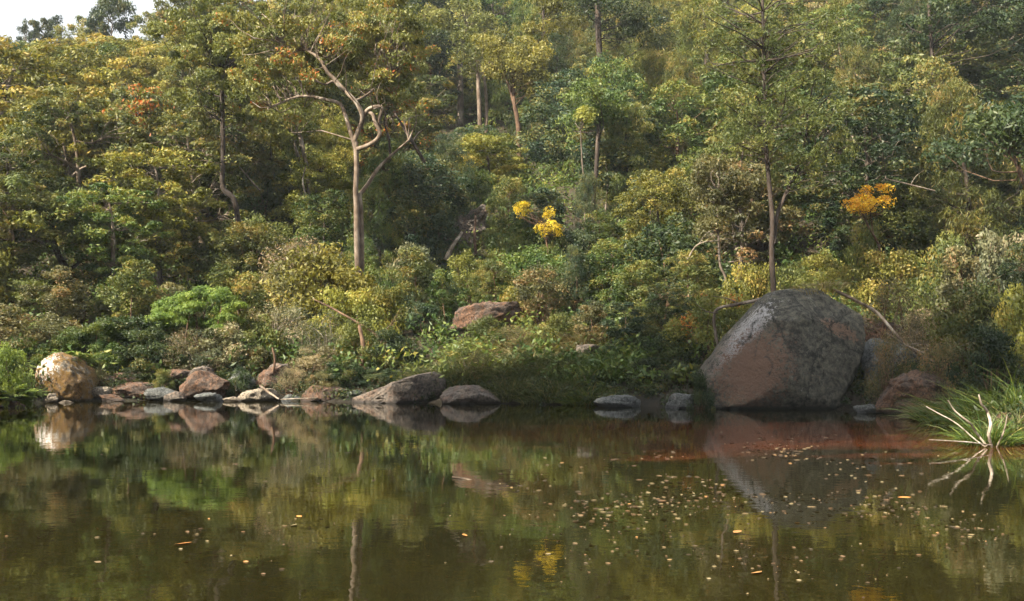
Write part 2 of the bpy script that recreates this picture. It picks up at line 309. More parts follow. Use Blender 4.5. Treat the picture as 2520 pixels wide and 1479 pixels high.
def rock(name, poly, Y, depth, mat, label, cat='rock', sub=5, rough=.05, facets=9, seed=0, group=None, sink=.35, back=0.5, fac=.88, strata=0, planes=(), crack=.18):
    """a stone whose outline follows POLY (photo px) at distance Y, with real depth"""
    pts = np.array([at(x, y, Y)[[0, 2]] for x, y in poly]); pts = np.vstack([pts])
    c = (pts.min(0) + pts.max(0)) / 2
    q = pts - c; ang = np.arctan2(q[:, 1], q[:, 0]); 
    th = np.linspace(-math.pi, math.pi, 181); rad = np.zeros(181)
    n = len(q)
    for k, t in enumerate(th):
        dx, dz = math.cos(t), math.sin(t); b = 0
        for i in range(n):
            a, e = q[i], q[(i + 1) % n] - q[i]; den = dx * e[1] - dz * e[0]
            if abs(den) < 1e-9: continue
            s = (a[0] * e[1] - a[1] * e[0]) / den; u = (a[0] * dz - a[1] * dx) / den
            if -1e-6 <= u <= 1 + 1e-6 and s > b: b = s
        rad[k] = b
    rad = np.maximum(rad, .05); rr = rad.copy()
    for _ in range(2): rr[1:-1] = (rr[:-2] + 2 * rr[1:-1] + rr[2:]) / 4
    v, f = ICO[sub]; v = v.copy()
    s = np.sqrt(v[:, 0] ** 2 + v[:, 2] ** 2); t = np.arctan2(v[:, 2], v[:, 0]); r = np.interp(t, th, rr) * np.minimum(1, s) ** .62
    yy = np.sign(v[:, 1]) * np.abs(v[:, 1]) ** .9 * np.where(v[:, 1] > 0, depth * back * 2, depth) * .5 * 1.0
    p = np.stack([np.cos(t) * r, yy, np.sin(t) * r], -1)
    g = np.random.default_rng(seed + 100); size = np.abs(p).max(0).mean()
    for nrm, lf in planes:
        nrm = np.array(nrm) / np.linalg.norm(nrm); pr = p @ nrm; ex = np.maximum(pr - pr.max() * lf, 0); p -= nrm * (ex * .93)[:, None]
    for k in range(facets):
        nrm = g.normal(size=3); nrm[1] -= .6; nrm /= np.linalg.norm(nrm); pr = p @ nrm; lim = pr.max() * g.uniform(fac, .97)
        ex = np.maximum(pr - lim, 0); p -= nrm * (ex * .94)[:, None]
    nr = unit(p); 
    if strata:
        q_ = (p[:, 2] + p[:, 0] * .3 * math.sin(seed) + fbm(p * 2, seed) * .12) * strata / 6.28; q_ = q_ - np.floor(q_); p += nr * (np.where(q_ < .5, q_, .5 - (q_ - .5) * .9)[:, None] * .10 - .03)
    rg = 1 - np.abs(fbm(p * (2.4 / size) + seed, seed + 31, 3)) * 2.2; p -= nr * (np.clip(rg - .72, 0, 1) * size * crack)[:, None]
    p += nr * (fbm(p * (1.3 / size) + seed * 7.1, seed, 3) * rough * size * 1.6 + fbm(p * (6 / size) + 3, seed + 9, 4) * rough * size * .8)[:, None]
    for ax, e0 in ((0, q[:, 0]), (2, q[:, 1])): lo_, hi_ = p[:, ax].min(), p[:, ax].max(); p[:, ax] = (p[:, ax] - lo_) / (hi_ - lo_) * (e0.max() - e0.min()) + e0.min()
    mb = MB(); mb.add(p, f)
    o = link(name, mb.mesh(name, mat, True)); o.location = (c[0], Y + depth * .5, c[1])
    o.modifiers.clear(); return tag(o, label, cat, group)

rock('boulder', [(1738, 1030), (1736, 960), (1756, 905), (1800, 850), (1850, 790), (1900, 735), (1932, 705), (1960, 700), (2050, 700), (2090, 722), (2165, 772), (2174, 840), (2150, 900), (2118, 985), (2105, 1035), (1900, 1045)],
     32.6, 4.2, RM['big'], 'huge grey granite boulder with a reddish left face, standing in the water', 'boulder', 6, .035, 4, 3, fac=.96, back=.6, crack=.05, planes=[((-.50, -.84, .22), .78), ((.36, -.93, .06), .76), ((.30, -.75, .62), .84), ((-.25, -.6, .75), .86)])
rock('boulder', [(66, 1000), (64, 920), (78, 882), (118, 866), (160, 878), (190, 910), (205, 945), (200, 1000), (130, 1010)], 38.6, 2.2, RM['moss'],
     'white-topped boulder grown with orange-brown moss beside the fern at the far left', 'boulder', 5, .09, 8, 5, fac=.88)
small = [
 ([(205, 955), (212, 935), (240, 924), (275, 928), (290, 948), (280, 960), (230, 965)], 40.5, 1.0, 'red', 'rounded red-brown rock against the mossy boulder, with the layered top', 8),
 ([(262, 948), (270, 925), (300, 914), (345, 918), (362, 938), (340, 955)], 41.6, 1.0, 'red', 'dark red rock highest in the pile right of the mossy boulder', 4),
 ([(200, 985), (205, 962), (235, 950), (262, 958), (268, 985)], 39.6, .8, 'pale', 'small pale brown rock at the water in front of the layered red rock', 2),
 ([(262, 985), (275, 955), (310, 940), (350, 943), (372, 960), (378, 988)], 39.7, 1.1, 'red', 'smooth greyish-red rock in the middle of the low rock pile', 6),
 ([(345, 985), (350, 958), (385, 952), (418, 968), (428, 988)], 39.4, .9, 'slate', 'low grey slab ending the rock pile at its right', 1),
 ([(380, 945), (400, 918), (440, 908), (470, 915), (465, 945), (420, 955)], 41.8, 1.0, 'red', 'brown rock behind the knobbly rocks under the pinkish shrub', 9),
 ([(430, 990), (438, 945), (470, 915), (505, 912), (545, 940), (552, 992)], 39.8, 1.3, 'red', 'knobbly pinkish-brown rock rising at the water below the bright green shrub', 12),
 ([(540, 985), (540, 930), (560, 912), (600, 918), (625, 950), (620, 985)], 41.3, 1.2, 'slate', 'shadowed grey rock between the knobbly rock and the orange slab', 14),
 ([(622, 955), (630, 920), (665, 900), (705, 905), (720, 935), (700, 962)], 41.0, 1.0, 'red', 'orange-brown slab leaning on the bank behind the pale flat rock', 3),
 ([(568, 992), (585, 968), (620, 956), (662, 960), (682, 978), (676, 994)], 39.2, .8, 'pale', 'flat pale cream rock lying at the water with a stick against it', 5),
 ([(728, 992), (745, 962), (780, 948), (825, 952), (846, 972), (850, 994)], 39.0, 1.0, 'red', 'low brown rock between the cream rock and the long sloping slab', 7),
 ([(850, 1000), (890, 978), (940, 955), (1000, 928), (1050, 915), (1085, 940), (1092, 985), (1080, 1004)], 37.1, 2.4, 'grey', 'long pinkish-grey slab sloping down leftwards into the water', 15),
 ([(1078, 1004), (1082, 960), (1110, 948), (1160, 950), (1200, 962), (1228, 985), (1232, 1006)], 36.6, 1.6, 'grey', 'rounded reddish slab beside the sedge bank, next to the sloping slab', 16),
 ([(1464, 1000), (1475, 980), (1510, 972), (1560, 975), (1586, 990), (1580, 1012), (1480, 1014)], 34.6, 1.2, 'slate', 'low oval blue-grey rock alone in the water off the grassy point', 17),
 ([(1645, 1015), (1650, 982), (1680, 968), (1720, 972), (1738, 1000), (1736, 1016)], 33.6, 1.0, 'slate', 'small grey rock touching the left foot of the huge boulder', 18),
 ([(2196, 1025), (2206, 985), (2240, 945), (2285, 915), (2330, 910), (2370, 960), (2390, 1030)], 29.6, 2.6, 'red', 'orange-brown sloping rock between the huge boulder and the green sedge', 19),
 ([(2150, 900), (2160, 850), (2190, 830), (2250, 860), (2300, 900), (2290, 1000), (2200, 1010), (2140, 990)], 33.8, 2.4, 'slate', 'shadowed grey rock hidden behind the huge boulder at its right side', 20),
 ([(2085, 790), (2120, 770), (2180, 775), (2230, 800), (2290, 850), (2320, 890), (2200, 880), (2120, 850)], 36.0, 3.0, 'red', 'reddish shelf rock rising on the bank to the right of the huge boulder', 21),
 ([(1418, 870), (1425, 852), (1450, 846), (1478, 850), (1485, 868)], 40.0, 1.0, 'grey', 'small pink flat stone showing on the sedge bank', 22),
 ([(1098, 812), (1096, 780), (1108, 760), (1150, 752), (1210, 744), (1272, 738), (1292, 750), (1288, 780), (1200, 800)], 43.6, 1.6, 'red', 'flat-topped brown rock ledge with a sunlit edge above the sedge bank', 23),
 ([(1065, 640), (1075, 590), (1100, 560), (1150, 520), (1185, 500), (1220, 492), (1238, 520), (1225, 600), (1200, 650)], 61.0, 4.0, 'grey', 'tall grey rock outcrop on the hillside behind the leaning dead trunk', 24),
 ([(2470, 1075), (2475, 1035), (2500, 1020), (2540, 1018), (2570, 1040), (2570, 1080)], 22.0, 1.0, 'red', 'dark pinkish rock at the far right edge beside the dead stalks', 26),
 ([(212, 975), (218, 962), (245, 955), (268, 962), (272, 976)], 39.9, .5, 'red', 'flat brown rock wedged between the pale brown rock and the layered red one', 41),
 ([(285, 935), (290, 920), (318, 913), (342, 922), (345, 936)], 42.3, .7, 'slate', 'dark small rock at the very back of the pile under the dark shrub', 42),
 ([(240, 990), (246, 974), (275, 970), (300, 978), (304, 991)], 39.1, .4, 'red', 'low wet reddish stone at the water in front of the rock pile', 43),
 ([(395, 990), (402, 972), (425, 962), (448, 972), (452, 991)], 39.2, .5, 'grey', 'small pinkish stone between the grey slab and the knobbly rock', 44),
 ([(470, 992), (478, 974), (505, 966), (535, 972), (545, 993)], 38.8, .5, 'slate', 'dark wet stone at the foot of the knobbly rock', 45),
 ([(455, 930), (462, 908), (485, 900), (512, 908), (518, 930)], 41.0, .7, 'grey', 'round pinkish knob on top of the knobbly rock', 46),
 ([(500, 960), (508, 935), (532, 928), (556, 940), (560, 962)], 39.6, .6, 'red', 'orange-brown block leaning on the right of the knobbly rock', 47),
 ([(545, 992), (550, 980), (570, 976), (590, 983), (592, 994)], 38.9, .3, 'pale', 'little pale stone touching the left tip of the flat cream rock', 48),
 ([(640, 935), (650, 905), (680, 893), (712, 900), (730, 930), (700, 945)], 42.0, .8, 'grey', 'weathered pinkish rock above the orange-brown slab', 49),
 ([(770, 972), (782, 955), (812, 948), (838, 958), (842, 975)], 39.7, .6, 'grey', 'greyish stone on the back of the low brown rock', 50),
 ([(845, 985), (852, 968), (880, 960), (905, 970), (900, 986)], 39.0, .5, 'slate', 'dark stone at the left tip of the long sloping slab', 51),
 ([(690, 990), (694, 976), (712, 970), (736, 978), (738, 992)], 39.6, .5, 'slate', 'tiny dark rock between the cream rock and the low brown rock', 27),
 ([(2112, 1022), (2120, 1004), (2150, 996), (2185, 1006), (2195, 1024)], 31.0, .9, 'slate', 'tiny wet rock at the right foot of the huge boulder', 28),
 ([(-30, 1025), (-20, 992), (15, 985), (45, 1000), (50, 1028)], 34.0, .9, 'red', 'small brown rock below the fern at the far left edge', 29),
 ([(105, 992), (118, 968), (128, 968), (138, 992)], 38.0, .3, 'pale', 'small upright cream stone before the mossy boulder', 30),
 ([(135, 996), (145, 986), (165, 985), (176, 996)], 37.9, .3, 'pale', 'white stone lying flat at the foot of the mossy boulder', 31),
]
for poly, Y, dp, mt, lab, sd in small:
    jag = 'outcrop' in lab
    if poly[0][0] < 850 and Y > 40.2: Y = 40.2 + (Y - 40.2) * .3
    rock('rock', poly, Y, dp, RM[mt], lab, 'rock', 5, .2 if jag else .11, 22 if jag else 14, sd, fac=.5 if jag else .60, crack=.35 if jag else .18, strata=20 if mt in ('red', 'pale') else 0)

# ------------------------------------------------------------------ plants
def curve(a, b, bow=.15, n=6, g=rng):
    a = np.asarray(a, float); b = np.asarray(b, float); L = np.linalg.norm(b - a); u = np.linspace(0, 1, n)[:, None]
    off = g.normal(size=3) * bow * L; off2 = g.normal(size=3) * bow * L * .35
    return a + (b - a) * u + off * np.sin(u * math.pi) + off2 * np.sin(u * 2 * math.pi)
def smooth(P, n=5):
    P = np.asarray(P, float); Q = np.vstack([2 * P[0] - P[1], P, 2 * P[-1] - P[-2]]); o = []
    for i in range(1, len(Q) - 2):
        for u in np.arange(n) / n:
            a, b, c, d = Q[i - 1], Q[i], Q[i + 1], Q[i + 2]
            o.append(.5 * (2 * b + (c - a) * u + (2 * a - 5 * b + 4 * c - d) * u * u + (3 * b - a - 3 * c + d) * u ** 3))
    o.append(P[-1]); return np.array(o)
def tuft(mb, c, r, n, L, Wd, tint, flat=.65, droop=0., bias=.8, spread=.12, hollow=.5):
    """leaves around the end of a branch: an uneven flattened clump, thicker on its outside and top"""
    c = np.asarray(c); d = unit(rng.normal(size=(n, 3))); d[:, 2] += .25; d = unit(d)
    q = hollow + (1 - hollow) * rng.random(n) ** .7
    lump = 1 + .45 * vnoise(d * 1.9 + c, 4)
    p = d * (q * lump)[:, None] * np.array([r, r, r * flat])
    t = np.clip(tint + rng.normal(size=n) * spread, 0, 1)
    mb.leaves(c + p, d, L, Wd, t, bias, droop)
def skeleton_limbs(tm, tufts, spine, r0, hubs, g, twig=.012):
    """join every leaf clump to the trunk through a few forking limbs"""
    C = np.array(tufts); K = min(hubs, len(C)); cen = C[g.choice(len(C), K, replace=False)].copy()
    for _ in range(5):
        own = np.argmin(((C[:, None] - cen[None]) ** 2).sum(-1), 1)
        for k in range(K):
            if (own == k).any(): cen[k] = C[own == k].mean(0)
    for k in range(K):
        if not (own == k).any(): continue
        hub = cen[k]; low = spine[:, 2] < hub[2] - .15 * np.linalg.norm(hub[:2] - spine[-1][:2]); idx = np.where(low)[0]
        s = spine[idx[-1]] if len(idx) else spine[len(spine) // 3]
        hp = s + (hub - s) * .75; rl = r0 * .42
        lp = curve(s, hp, .12, 7, g); lp[:, 2] -= np.sin(np.linspace(0, math.pi, 7)) * .1 * np.linalg.norm(hp - s)
        tm.tube(lp, np.linspace(rl, rl * .45, 7), 6)
        for c in C[own == k]:
            j = int(g.integers(2, 7)); w = curve(lp[j], c, .13, 5, g); tm.tube(w, np.linspace(rl * .32, twig, 5), 4)

def make_tree(seed, H, cr, c0, ntuft, tr, leaf, nleaf, Wd, flat, droop, bias, lean=.05, shape='round', r0=None, hubs=6, spread=.2):
    """(trunk builder, crown builder) of one tree standing at the origin"""
    g = np.random.default_rng(seed); tm, cm = MB(), MB(); r0 = r0 or H * .018
    top = np.array([g.normal() * lean * H, g.normal() * lean * H, H * .86])
    sp = curve((0, 0, -.6), top, .035, 12, g); tm.tube(sp, np.linspace(r0 * 1.15, r0 * .25, 12), 8)
    T = []; tries = 0
    while len(T) < ntuft and tries < 4000:
        tries += 1; z = g.uniform(c0, 1.0); u = (z - c0) / (1 - c0)
        if shape == 'round': w = math.sqrt(max(0, 1 - (u * 1.9 - .9) ** 2 * .92))
        elif shape == 'cone': w = (1 - u) ** .75 * .95 + .12
        elif shape == 'umbrella': w = min(1, u * 1.8 + .25) * math.sqrt(max(0, 1.02 - u ** 3))
        else: w = math.sqrt(max(0, 1 - (u * 1.4 - .4) ** 2 * .9))
        a = g.uniform(0, 2 * math.pi); q = g.uniform(.25, 1) ** .5
        w *= 1 + .42 * math.sin(a * 3 + seed) * math.cos(u * 5 + seed)
        j = min(11, int(z * 12)); c = np.array([sp[j][0] + math.cos(a) * q * w * cr, sp[j][1] + math.sin(a) * q * w * cr, z * H - tr * .3])
        if all(np.linalg.norm((c - t) * (1, 1, 1.3)) > tr * 1.0 for t in T): T.append(c)
    for c in T: tuft(cm, c, tr * g.uniform(.65, 1.35), int(nleaf * g.uniform(.7, 1.3)), leaf, Wd, g.uniform(.0, .95), flat, droop, bias, spread)
    skeleton_limbs(tm, T, sp, r0, hubs, g)
    return tm, cm
def make_shrub(seed, H, cr, ntuft, tr, leaf, Wd, nleaf, flat=.8, droop=0., bias=.7, spread=.12, stems=7):
    g = np.random.default_rng(seed); tm, cm = MB(), MB(); T = []; tries = 0
    while len(T) < ntuft and tries < 4000:
        tries += 1; a = g.uniform(0, 2 * math.pi); el = g.uniform(.05, 1) * math.pi / 2; q = g.uniform(.35, 1) ** .5
        lob = 1 + .3 * math.sin(2 * a + seed) * math.cos(el * 3 + seed)
        c = np.array([math.cos(a) * math.cos(el) * cr * q * lob, math.sin(a) * math.cos(el) * cr * q * lob, math.sin(el) * (H - tr * .5) * q * (.85 + .15 * lob)])
        if all(np.linalg.norm(c - t) > tr * .8 for t in T): T.append(c)
    for c in T: tuft(cm, c, tr * g.uniform(.7, 1.3), int(nleaf * g.uniform(.7, 1.3)), leaf, Wd, g.uniform(.0, .95), flat, droop, bias, spread, .35)
    for c in T[::max(1, len(T) // (stems * 3))]:
        b = np.array([g.normal() * .1 * cr, g.normal() * .1 * cr, -.3]); tm.tube(curve(b, c, .1, 6, g), np.linspace(.035, .01, 6) * max(1, H / 2.5), 5)
    return tm, cm

PROTO = {}     # kind -> list of (trunk mesh builder, crown mesh builder, H, width)
PROTO['gum'] = [(*make_tree(s, 10, cr, c0, int(nt_ * 1.75 * (.62 / tr_) ** 1.6), tr_, lf_, nl_, lf_ * .4, .62, .3, .9, .05, sh, .17, 9), 10, cr) for s, cr, c0, nt_, sh, tr_, lf_, nl_ in ((1, 3.2, .2, 50, 'round', .62, .24, 170), (2, 3.6, .26, 54, 'umbrella', .75, .28, 190), (3, 2.8, .1, 50, 'round', .5, .2, 150), (4, 3.4, .14, 52, 'oval', .68, .3, 150), (5, 3.0, .28, 42, 'umbrella', .55, .22, 160))]
PROTO['wattle'] = [(*make_tree(s, 8, cr, .06, 105, .58, .17, 200, .085, .8, .1, .75, .03, sh, .12, 6), 8, cr) for s, cr, sh in ((11, 2.7, 'oval'), (12, 2.4, 'round'), (13, 2.9, 'oval'))]
PROTO['sheoak'] = [(*make_tree(s, 11, cr, .08, 100, .55, .34, 210, .030, 1.1, .9, .3, .03, 'cone', .13, 7), 11, cr) for s, cr in ((21, 2.6), (22, 2.2), (23, 3.0))]
PROTO['sapling'] = [(*make_tree(s, 6, 1.6, .3, 24, .6, .2, 260, .085, .7, .2, .8, .06, 'oval', .06, 4), 6, 1.6) for s in (31, 32, 33)]
PROTO['shrub'] = [(*make_shrub(s, 2.4, 1.6, 42, .42, .105, .055, 230), 2.4, 1.6) for s in (41, 42, 43)]
PROTO['leafy'] = [(*make_shrub(s, 2.4, 1.6, 44, .44, .115, .052, 210, .7, .1, .7), 2.4, 1.6) for s in (51, 52)]
PROTO['twiggy'] = [(*make_shrub(s, 2.4, 1.6, 34, .42, .08, .03, 200, 1.0, .0, .4, .2, 14), 2.4, 1.6) for s in (61, 62)]
_mesh = {}
def proto_mesh(kind, k, mat, bark):
    key = (kind, k, mat, bark)
    if key not in _mesh:
        tm, cm, H, cr = PROTO[kind][k]
        _mesh[key] = (tm.mesh(kind + '_trunk', M[bark], True), cm.mesh(kind + '_crown', M[mat]))
    return _mesh[key]
KNAME = {'gum': ('gum_tree', 'tree'), 'wattle': ('wattle_tree', 'tree'), 'sheoak': ('she_oak_tree', 'tree'), 'sapling': ('sapling', 'sapling'), 'shrub': ('shrub', 'shrub'), 'leafy': ('shrub', 'shrub'), 'twiggy': ('shrub', 'shrub')}
PLANTS = []
def plant(kind, k, x, y, h, w, mat, bark='bark_grey', label=None, group=None, rot=None, dz=0., name=None):
    """w = crown width in metres, h = height in metres"""
    H, cr = PROTO[kind][k % len(PROTO[kind])][2:]
    tm, cm = proto_mesh(kind, k % len(PROTO[kind]), mat, bark); nm, cat = KNAME[kind]
    t = thing(name or nm, (x, y, gz(x, y) + dz), label, cat, group); t.rotation_euler = (0, 0, random.uniform(0, 6.28) if rot is None else rot)
    t.scale = (w / 2 / cr, w / 2 / cr, h / H)
    link('stems' if cat == 'shrub' else 'trunk', tm, t); link('foliage' if cat == 'shrub' else 'crown', cm, t)
    PLANTS.append((t, kind, mat, h)); return t
def plant_px(kind, k, px, top, Y, wpx, mat, label, bark='bark_grey', group=None, name=None, dz=0.):
    p = at(px, top, Y); g0 = gz(p[0], Y); h = max(.35, p[2] - g0 - dz); w = wpx / F0 * Y
    return plant(kind, k, float(p[0]), Y, h, w, mat, bark, label, group, name=name, dz=dz)

# --- bank and lower slope, placed one by one: kind, variant, px, top row, distance, width px, tone, label
BANK = [
 ('leafy', 0, 20, 745, 42, 230, 'brown', 'russet-brown shrub above the fern at the far left edge'),
 ('shrub', 1, 130, 770, 43.5, 190, 'brown', 'brownish dry shrub on the bank over the white-topped mossy boulder'),
 ('shrub', 2, 215, 800, 42.5, 150, 'green', 'small yellow-green shrub right behind the mossy boulder'),
 ('leafy', 1, 60, 830, 41.0, 150, 'green', 'low green shrub between the fern and the mossy boulder top'),
 ('shrub', 0, 300, 775, 43.5, 260, 'dark', 'deep green dark shrub left of the bright green feathery shrub'),
 ('shrub', 1, 380, 800, 42.4, 190, 'dark', 'very dark shrub hanging over the low rock pile'),
 ('shrub', 2, 250, 840, 41.6, 130, 'green', 'olive shrub at the water behind the layered red rock'),
 ('twiggy', 0, 470, 815, 42.6, 180, 'pink', 'pinkish dry twiggy shrub above the knobbly rock'),
 ('shrub', 0, 545, 790, 43.0, 190, 'grey', 'grey-green shrub just under the right side of the bright green shrub'),
 ('leafy', 0, 640, 770, 43.6, 170, 'olive', 'olive leafy shrub above the orange slab on the bank'),
 ('twiggy', 1, 700, 745, 44.6, 230, 'grey', 'silvery twiggy shrub to the left of the yellow sunlit shrub'),
 ('shrub', 2, 765, 850, 41.6, 140, 'pink', 'dry pinkish shrub overhanging the low brown rock'),
 ('shrub', 0, 640, 850, 42.6, 130, 'brown', 'low brown shrub behind the orange-brown slab'),
 ('twiggy', 1, 745, 585, 50, 250, 'pink', 'broad pale pink-grey shrub crown left of the twisted tree trunk'),
 ('shrub', 1, 690, 640, 48.5, 170, 'brown', 'brown-olive shrub below the broad pink-grey shrub'),
 ('leafy', 1, 860, 690, 44.5, 200, 'yellow', 'sunlit yellow shrub at the foot of the twisted tree'),
 ('shrub', 0, 935, 700, 45.5, 150, 'yellow', 'golden-olive shrub touching the sunlit yellow shrub on its right'),
 ('twiggy', 0, 800, 770, 43.5, 170, 'grey', 'grey dry shrub with bare stems in front of the yellow shrub'),
 ('shrub', 2, 890, 790, 42.2, 150, 'rusty', 'rusty orange-brown shrub under the twisted tree, close to the water'),
 ('shrub', 1, 960, 800, 41.5, 130, 'dark', 'dark shrub between the rusty shrub and the sloping slab'),
 ('shrub', 0, 850, 880, 40.2, 130, 'dark', 'low dark shrub at the water left of the long sloping slab'),
 ('shrub', 2, 930, 905, 39.8, 120, 'blue', 'low bluish shrub leaning over the long sloping slab'),
 ('leafy', 0, 1010, 590, 52, 200, 'grey', 'pale grey-green shrub with pinkish tips left of the leaning dead trunk'),
 ('shrub', 1, 1150, 610, 51, 130, 'yellow', 'bright yellow-green shrub in front of the grey outcrop'),
 ('shrub', 2, 1060, 670, 48, 170, 'blue', 'bluish shrub on the slope between the yellow shrub and the rock ledge'),
 ('leafy', 1, 960, 640, 49.5, 150, 'green', 'fresh green leafy shrub right beside the twisted trunk'),
 ('shrub', 0, 1050, 740, 45.5, 130, 'blue', 'blue-green shrub at the left end of the rock ledge'),
 ('leafy', 0, 1260, 700, 47.5, 120, 'yellow', 'yellow-green shrub peeping over the rock ledge'),
 ('shrub', 1, 1310, 600, 50, 250, 'green', 'smooth rounded dark green shrub below the golden blossom'),
 ('twiggy', 0, 1350, 660, 47, 190, 'brown', 'brown wispy shrub right of the rock ledge'),
 ('shrub', 2, 1450, 640, 48.5, 200, 'blue', 'blue-green shrub to the right of the brown wispy shrub'),
 ('shrub', 0, 1540, 650, 47, 190, 'green', 'green shrub halfway between the rock ledge and the slender tree'),
 ('leafy', 1, 1480, 740, 44, 170, 'blue', 'dull blue-green leafy shrub above the pink flat stone'),
 ('shrub', 1, 1600, 730, 43, 170, 'olive', 'olive shrub on the bank left of the arching dead branch'),
 ('shrub', 0, 1570, 800, 40.5, 170, 'dark', 'dark shrub behind the grassy point'),
 ('leafy', 0, 1660, 800, 39.0, 160, 'dark', 'very dark leafy shrub against the left side of the huge boulder'),
 ('shrub', 2, 1600, 880, 37.6, 150, 'dark', 'black-green shrub overhanging the oval blue-grey rock'),
 ('leafy', 1, 1690, 890, 36.6, 110, 'blue', 'low bluish shrub at the left foot of the huge boulder'),
 ('leafy', 1, 1760, 700, 38.5, 200, 'rusty', 'rusty leaved shrub over the arching dead branch'),
 ('shrub', 0, 1850, 640, 41, 150, 'yellow', 'yellow-green shrub at the foot of the slender tree'),
 ('leafy', 0, 1950, 640, 42.5, 150, 'olive', 'olive shrub right behind the top of the huge boulder'),
 ('shrub', 1, 2030, 610, 44, 150, 'yellow', 'small sunlit yellow shrub under the dark hollow beside the orange tree'),
 ('leafy', 1, 2200, 590, 41, 220, 'yellow', 'large yellow-green sunlit shrub below the orange-leaved tree'),
 ('leafy', 0, 2330, 560, 39, 210, 'olive', 'olive and silver leafy shrub to the right of the sunlit yellow one'),
 ('leafy', 1, 2460, 540, 36, 230, 'grey', 'pale glinting leafy shrub near the right edge, high on the bank'),
 ('twiggy', 0, 2190, 690, 37.0, 230, 'brown', 'hazy brown wispy shrub right above the huge boulder shoulder'),
 ('twiggy', 1, 2260, 760, 34.8, 170, 'pink', 'pinkish dry twigs on the shelf rock beside the huge boulder'),
 ('shrub', 2, 2390, 700, 33, 230, 'olive', 'olive shrub above the bright green sedge'),
 ('leafy', 0, 2500, 690, 30, 210, 'yellow', 'yellow-green leafy shrub at the right edge over the sedge'),
 ('shrub', 0, 2430, 790, 28.5, 200, 'dark', 'dark green shrub just behind the bright green sedge'),
 ('twiggy', 1, 2320, 830, 30.5, 160, 'brown', 'dry brown shrub between the orange-brown rock and the sedge'),
 ('shrub', 1, 2240, 880, 32.2, 110, 'dark', 'small dark shrub in the cleft behind the orange-brown rock'),
 ('shrub', 2, 1200, 778, 42.6, 130, 'olive', 'small olive shrub pressed against the front of the rock ledge'),
 ('twiggy', 0, 1165, 862, 39.2, 110, 'brown', 'dry brown twigs above the rounded reddish slab'),
 ('twiggy', 1, 2185, 812, 31.8, 130, 'brown', 'wispy dry shrub in front of the shadowed rock beside the huge boulder'),
 ('shrub', 1, 1722, 905, 33.4, 80, 'dark', 'small dark shrub hugging the left flank of the huge boulder'),
 ('shrub', 1, 1150, 830, 41.0, 150, 'olive', 'low olive shrub below the left end of the rock ledge'),
 ('twiggy', 1, 1260, 800, 42.0, 170, 'brown', 'dull brown dry shrub below the rock ledge'),
 ('shrub', 2, 1380, 770, 42.6, 160, 'olive', 'soft olive shrub above the sedge bank, right of the ledge'),
 ('shrub', 1, 580, 700, 46.5, 150, 'olive', 'olive shrub behind the bright green feathery shrub'),
 ('leafy', 0, 420, 690, 48, 170, 'brown', 'brown-olive leafy shrub left of and behind the bright green shrub'),
 ('shrub', 0, 300, 700, 48, 190, 'olive', 'olive-brown shrub on the slope over the dark green shrub'),
 ('shrub', 2, 190, 700, 48, 190, 'brown', 'dry brown-green shrub under the black forked trunk'),
 ('shrub', 1, 70, 680, 48, 200, 'olive', 'olive shrub on the slope at the far left'),
]
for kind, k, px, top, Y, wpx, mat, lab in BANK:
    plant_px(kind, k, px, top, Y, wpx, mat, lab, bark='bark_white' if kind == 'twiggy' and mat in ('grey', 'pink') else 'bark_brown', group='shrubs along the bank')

for k_, kk, px, top, Y, w, mat, lab in (('twiggy', 0, 245, 908, 40.3, 70, 'brown', 'tiny dry shrub rooted among the rocks right of the mossy boulder'), ('shrub', 1, 330, 900, 41.0, 90, 'dark', 'tiny dark shrub drooping over the highest dark red rock'),
    ('shrub', 0, 405, 906, 40.4, 60, 'olive', 'tiny olive shrub between the rock pile and the knobbly rock'), ('shrub', 2, 590, 905, 40.6, 80, 'dark', 'small dark shrub in the gap left of the orange-brown slab'), ('twiggy', 1, 715, 900, 40.2, 90, 'pink', 'dry pinkish twigs right of the orange-brown slab'),
    ('shrub', 1, 790, 912, 39.6, 80, 'brown', 'tiny brown shrub hanging over the low brown rock'), ('shrub', 2, 1345, 552, 53.6, 110, 'green', 'green shrub carrying leaves around the golden blossom'), ('leafy', 1, 2128, 520, 42.6, 120, 'olive', 'olive leafy shrub growing up under the orange tree crown')):
    plant_px(k_, kk, px, top, Y, w, mat, lab, 'bark_brown', 'shrubs along the bank')

# bright feathery shrub: layered flat sprays over bare stems
def feathery(px, top, Y, wpx, label, layers, mat='acacia'):
    p = at(px, top, Y); x = float(p[0]); g0 = gz(x, Y); w = wpx / F0 * Y; t = thing('wattle_shrub', (x, Y, g0), label, 'shrub')
    tm, cm = MB(), MB(); H = p[2] - g0
    for (dx, z, r) in layers:
        c = np.array([dx * w / 2, rng.normal() * .3, z * H]); tm.tube(curve((rng.normal() * .1, 0, -.3), c, .08, 6), np.linspace(.04, .012, 6), 5)
        for k in range(10):
            a = rng.uniform(0, 6.28); q = rng.uniform(.2, 1) ** .5
            cc = c + np.array([math.cos(a) * q * r * w / 2, math.sin(a) * q * r * w / 2, -.18 * q * q + rng.normal() * .07])
            tuft(cm, cc, .34, 330, .11, .03, rng.uniform(.15, .85), .5, 0, 1.3, .12, .1)
    link('stems', tm.mesh('wattle_stems', M['bark_brown'], True), t); link('foliage', cm.mesh('wattle_foliage', M[mat]), t)
feathery(487, 712, 43.2, 205, 'bright green feathery shrub with flat layers above the knobbly rock', [(-.8, .80, .22), (-.5, .87, .25), (-.2, .93, .22), (.1, 1.0, .22), (.35, .97, .25), (.65, .93, .2), (.95, .82, .2), (-.65, .66, .25), (-.1, .8, .25), (.45, .78, .25), (.8, .66, .25), (-.3, .62, .25), (.15, .6, .25), (-.95, .6, .2), (.5, .5, .25), (-.6, .45, .2)])
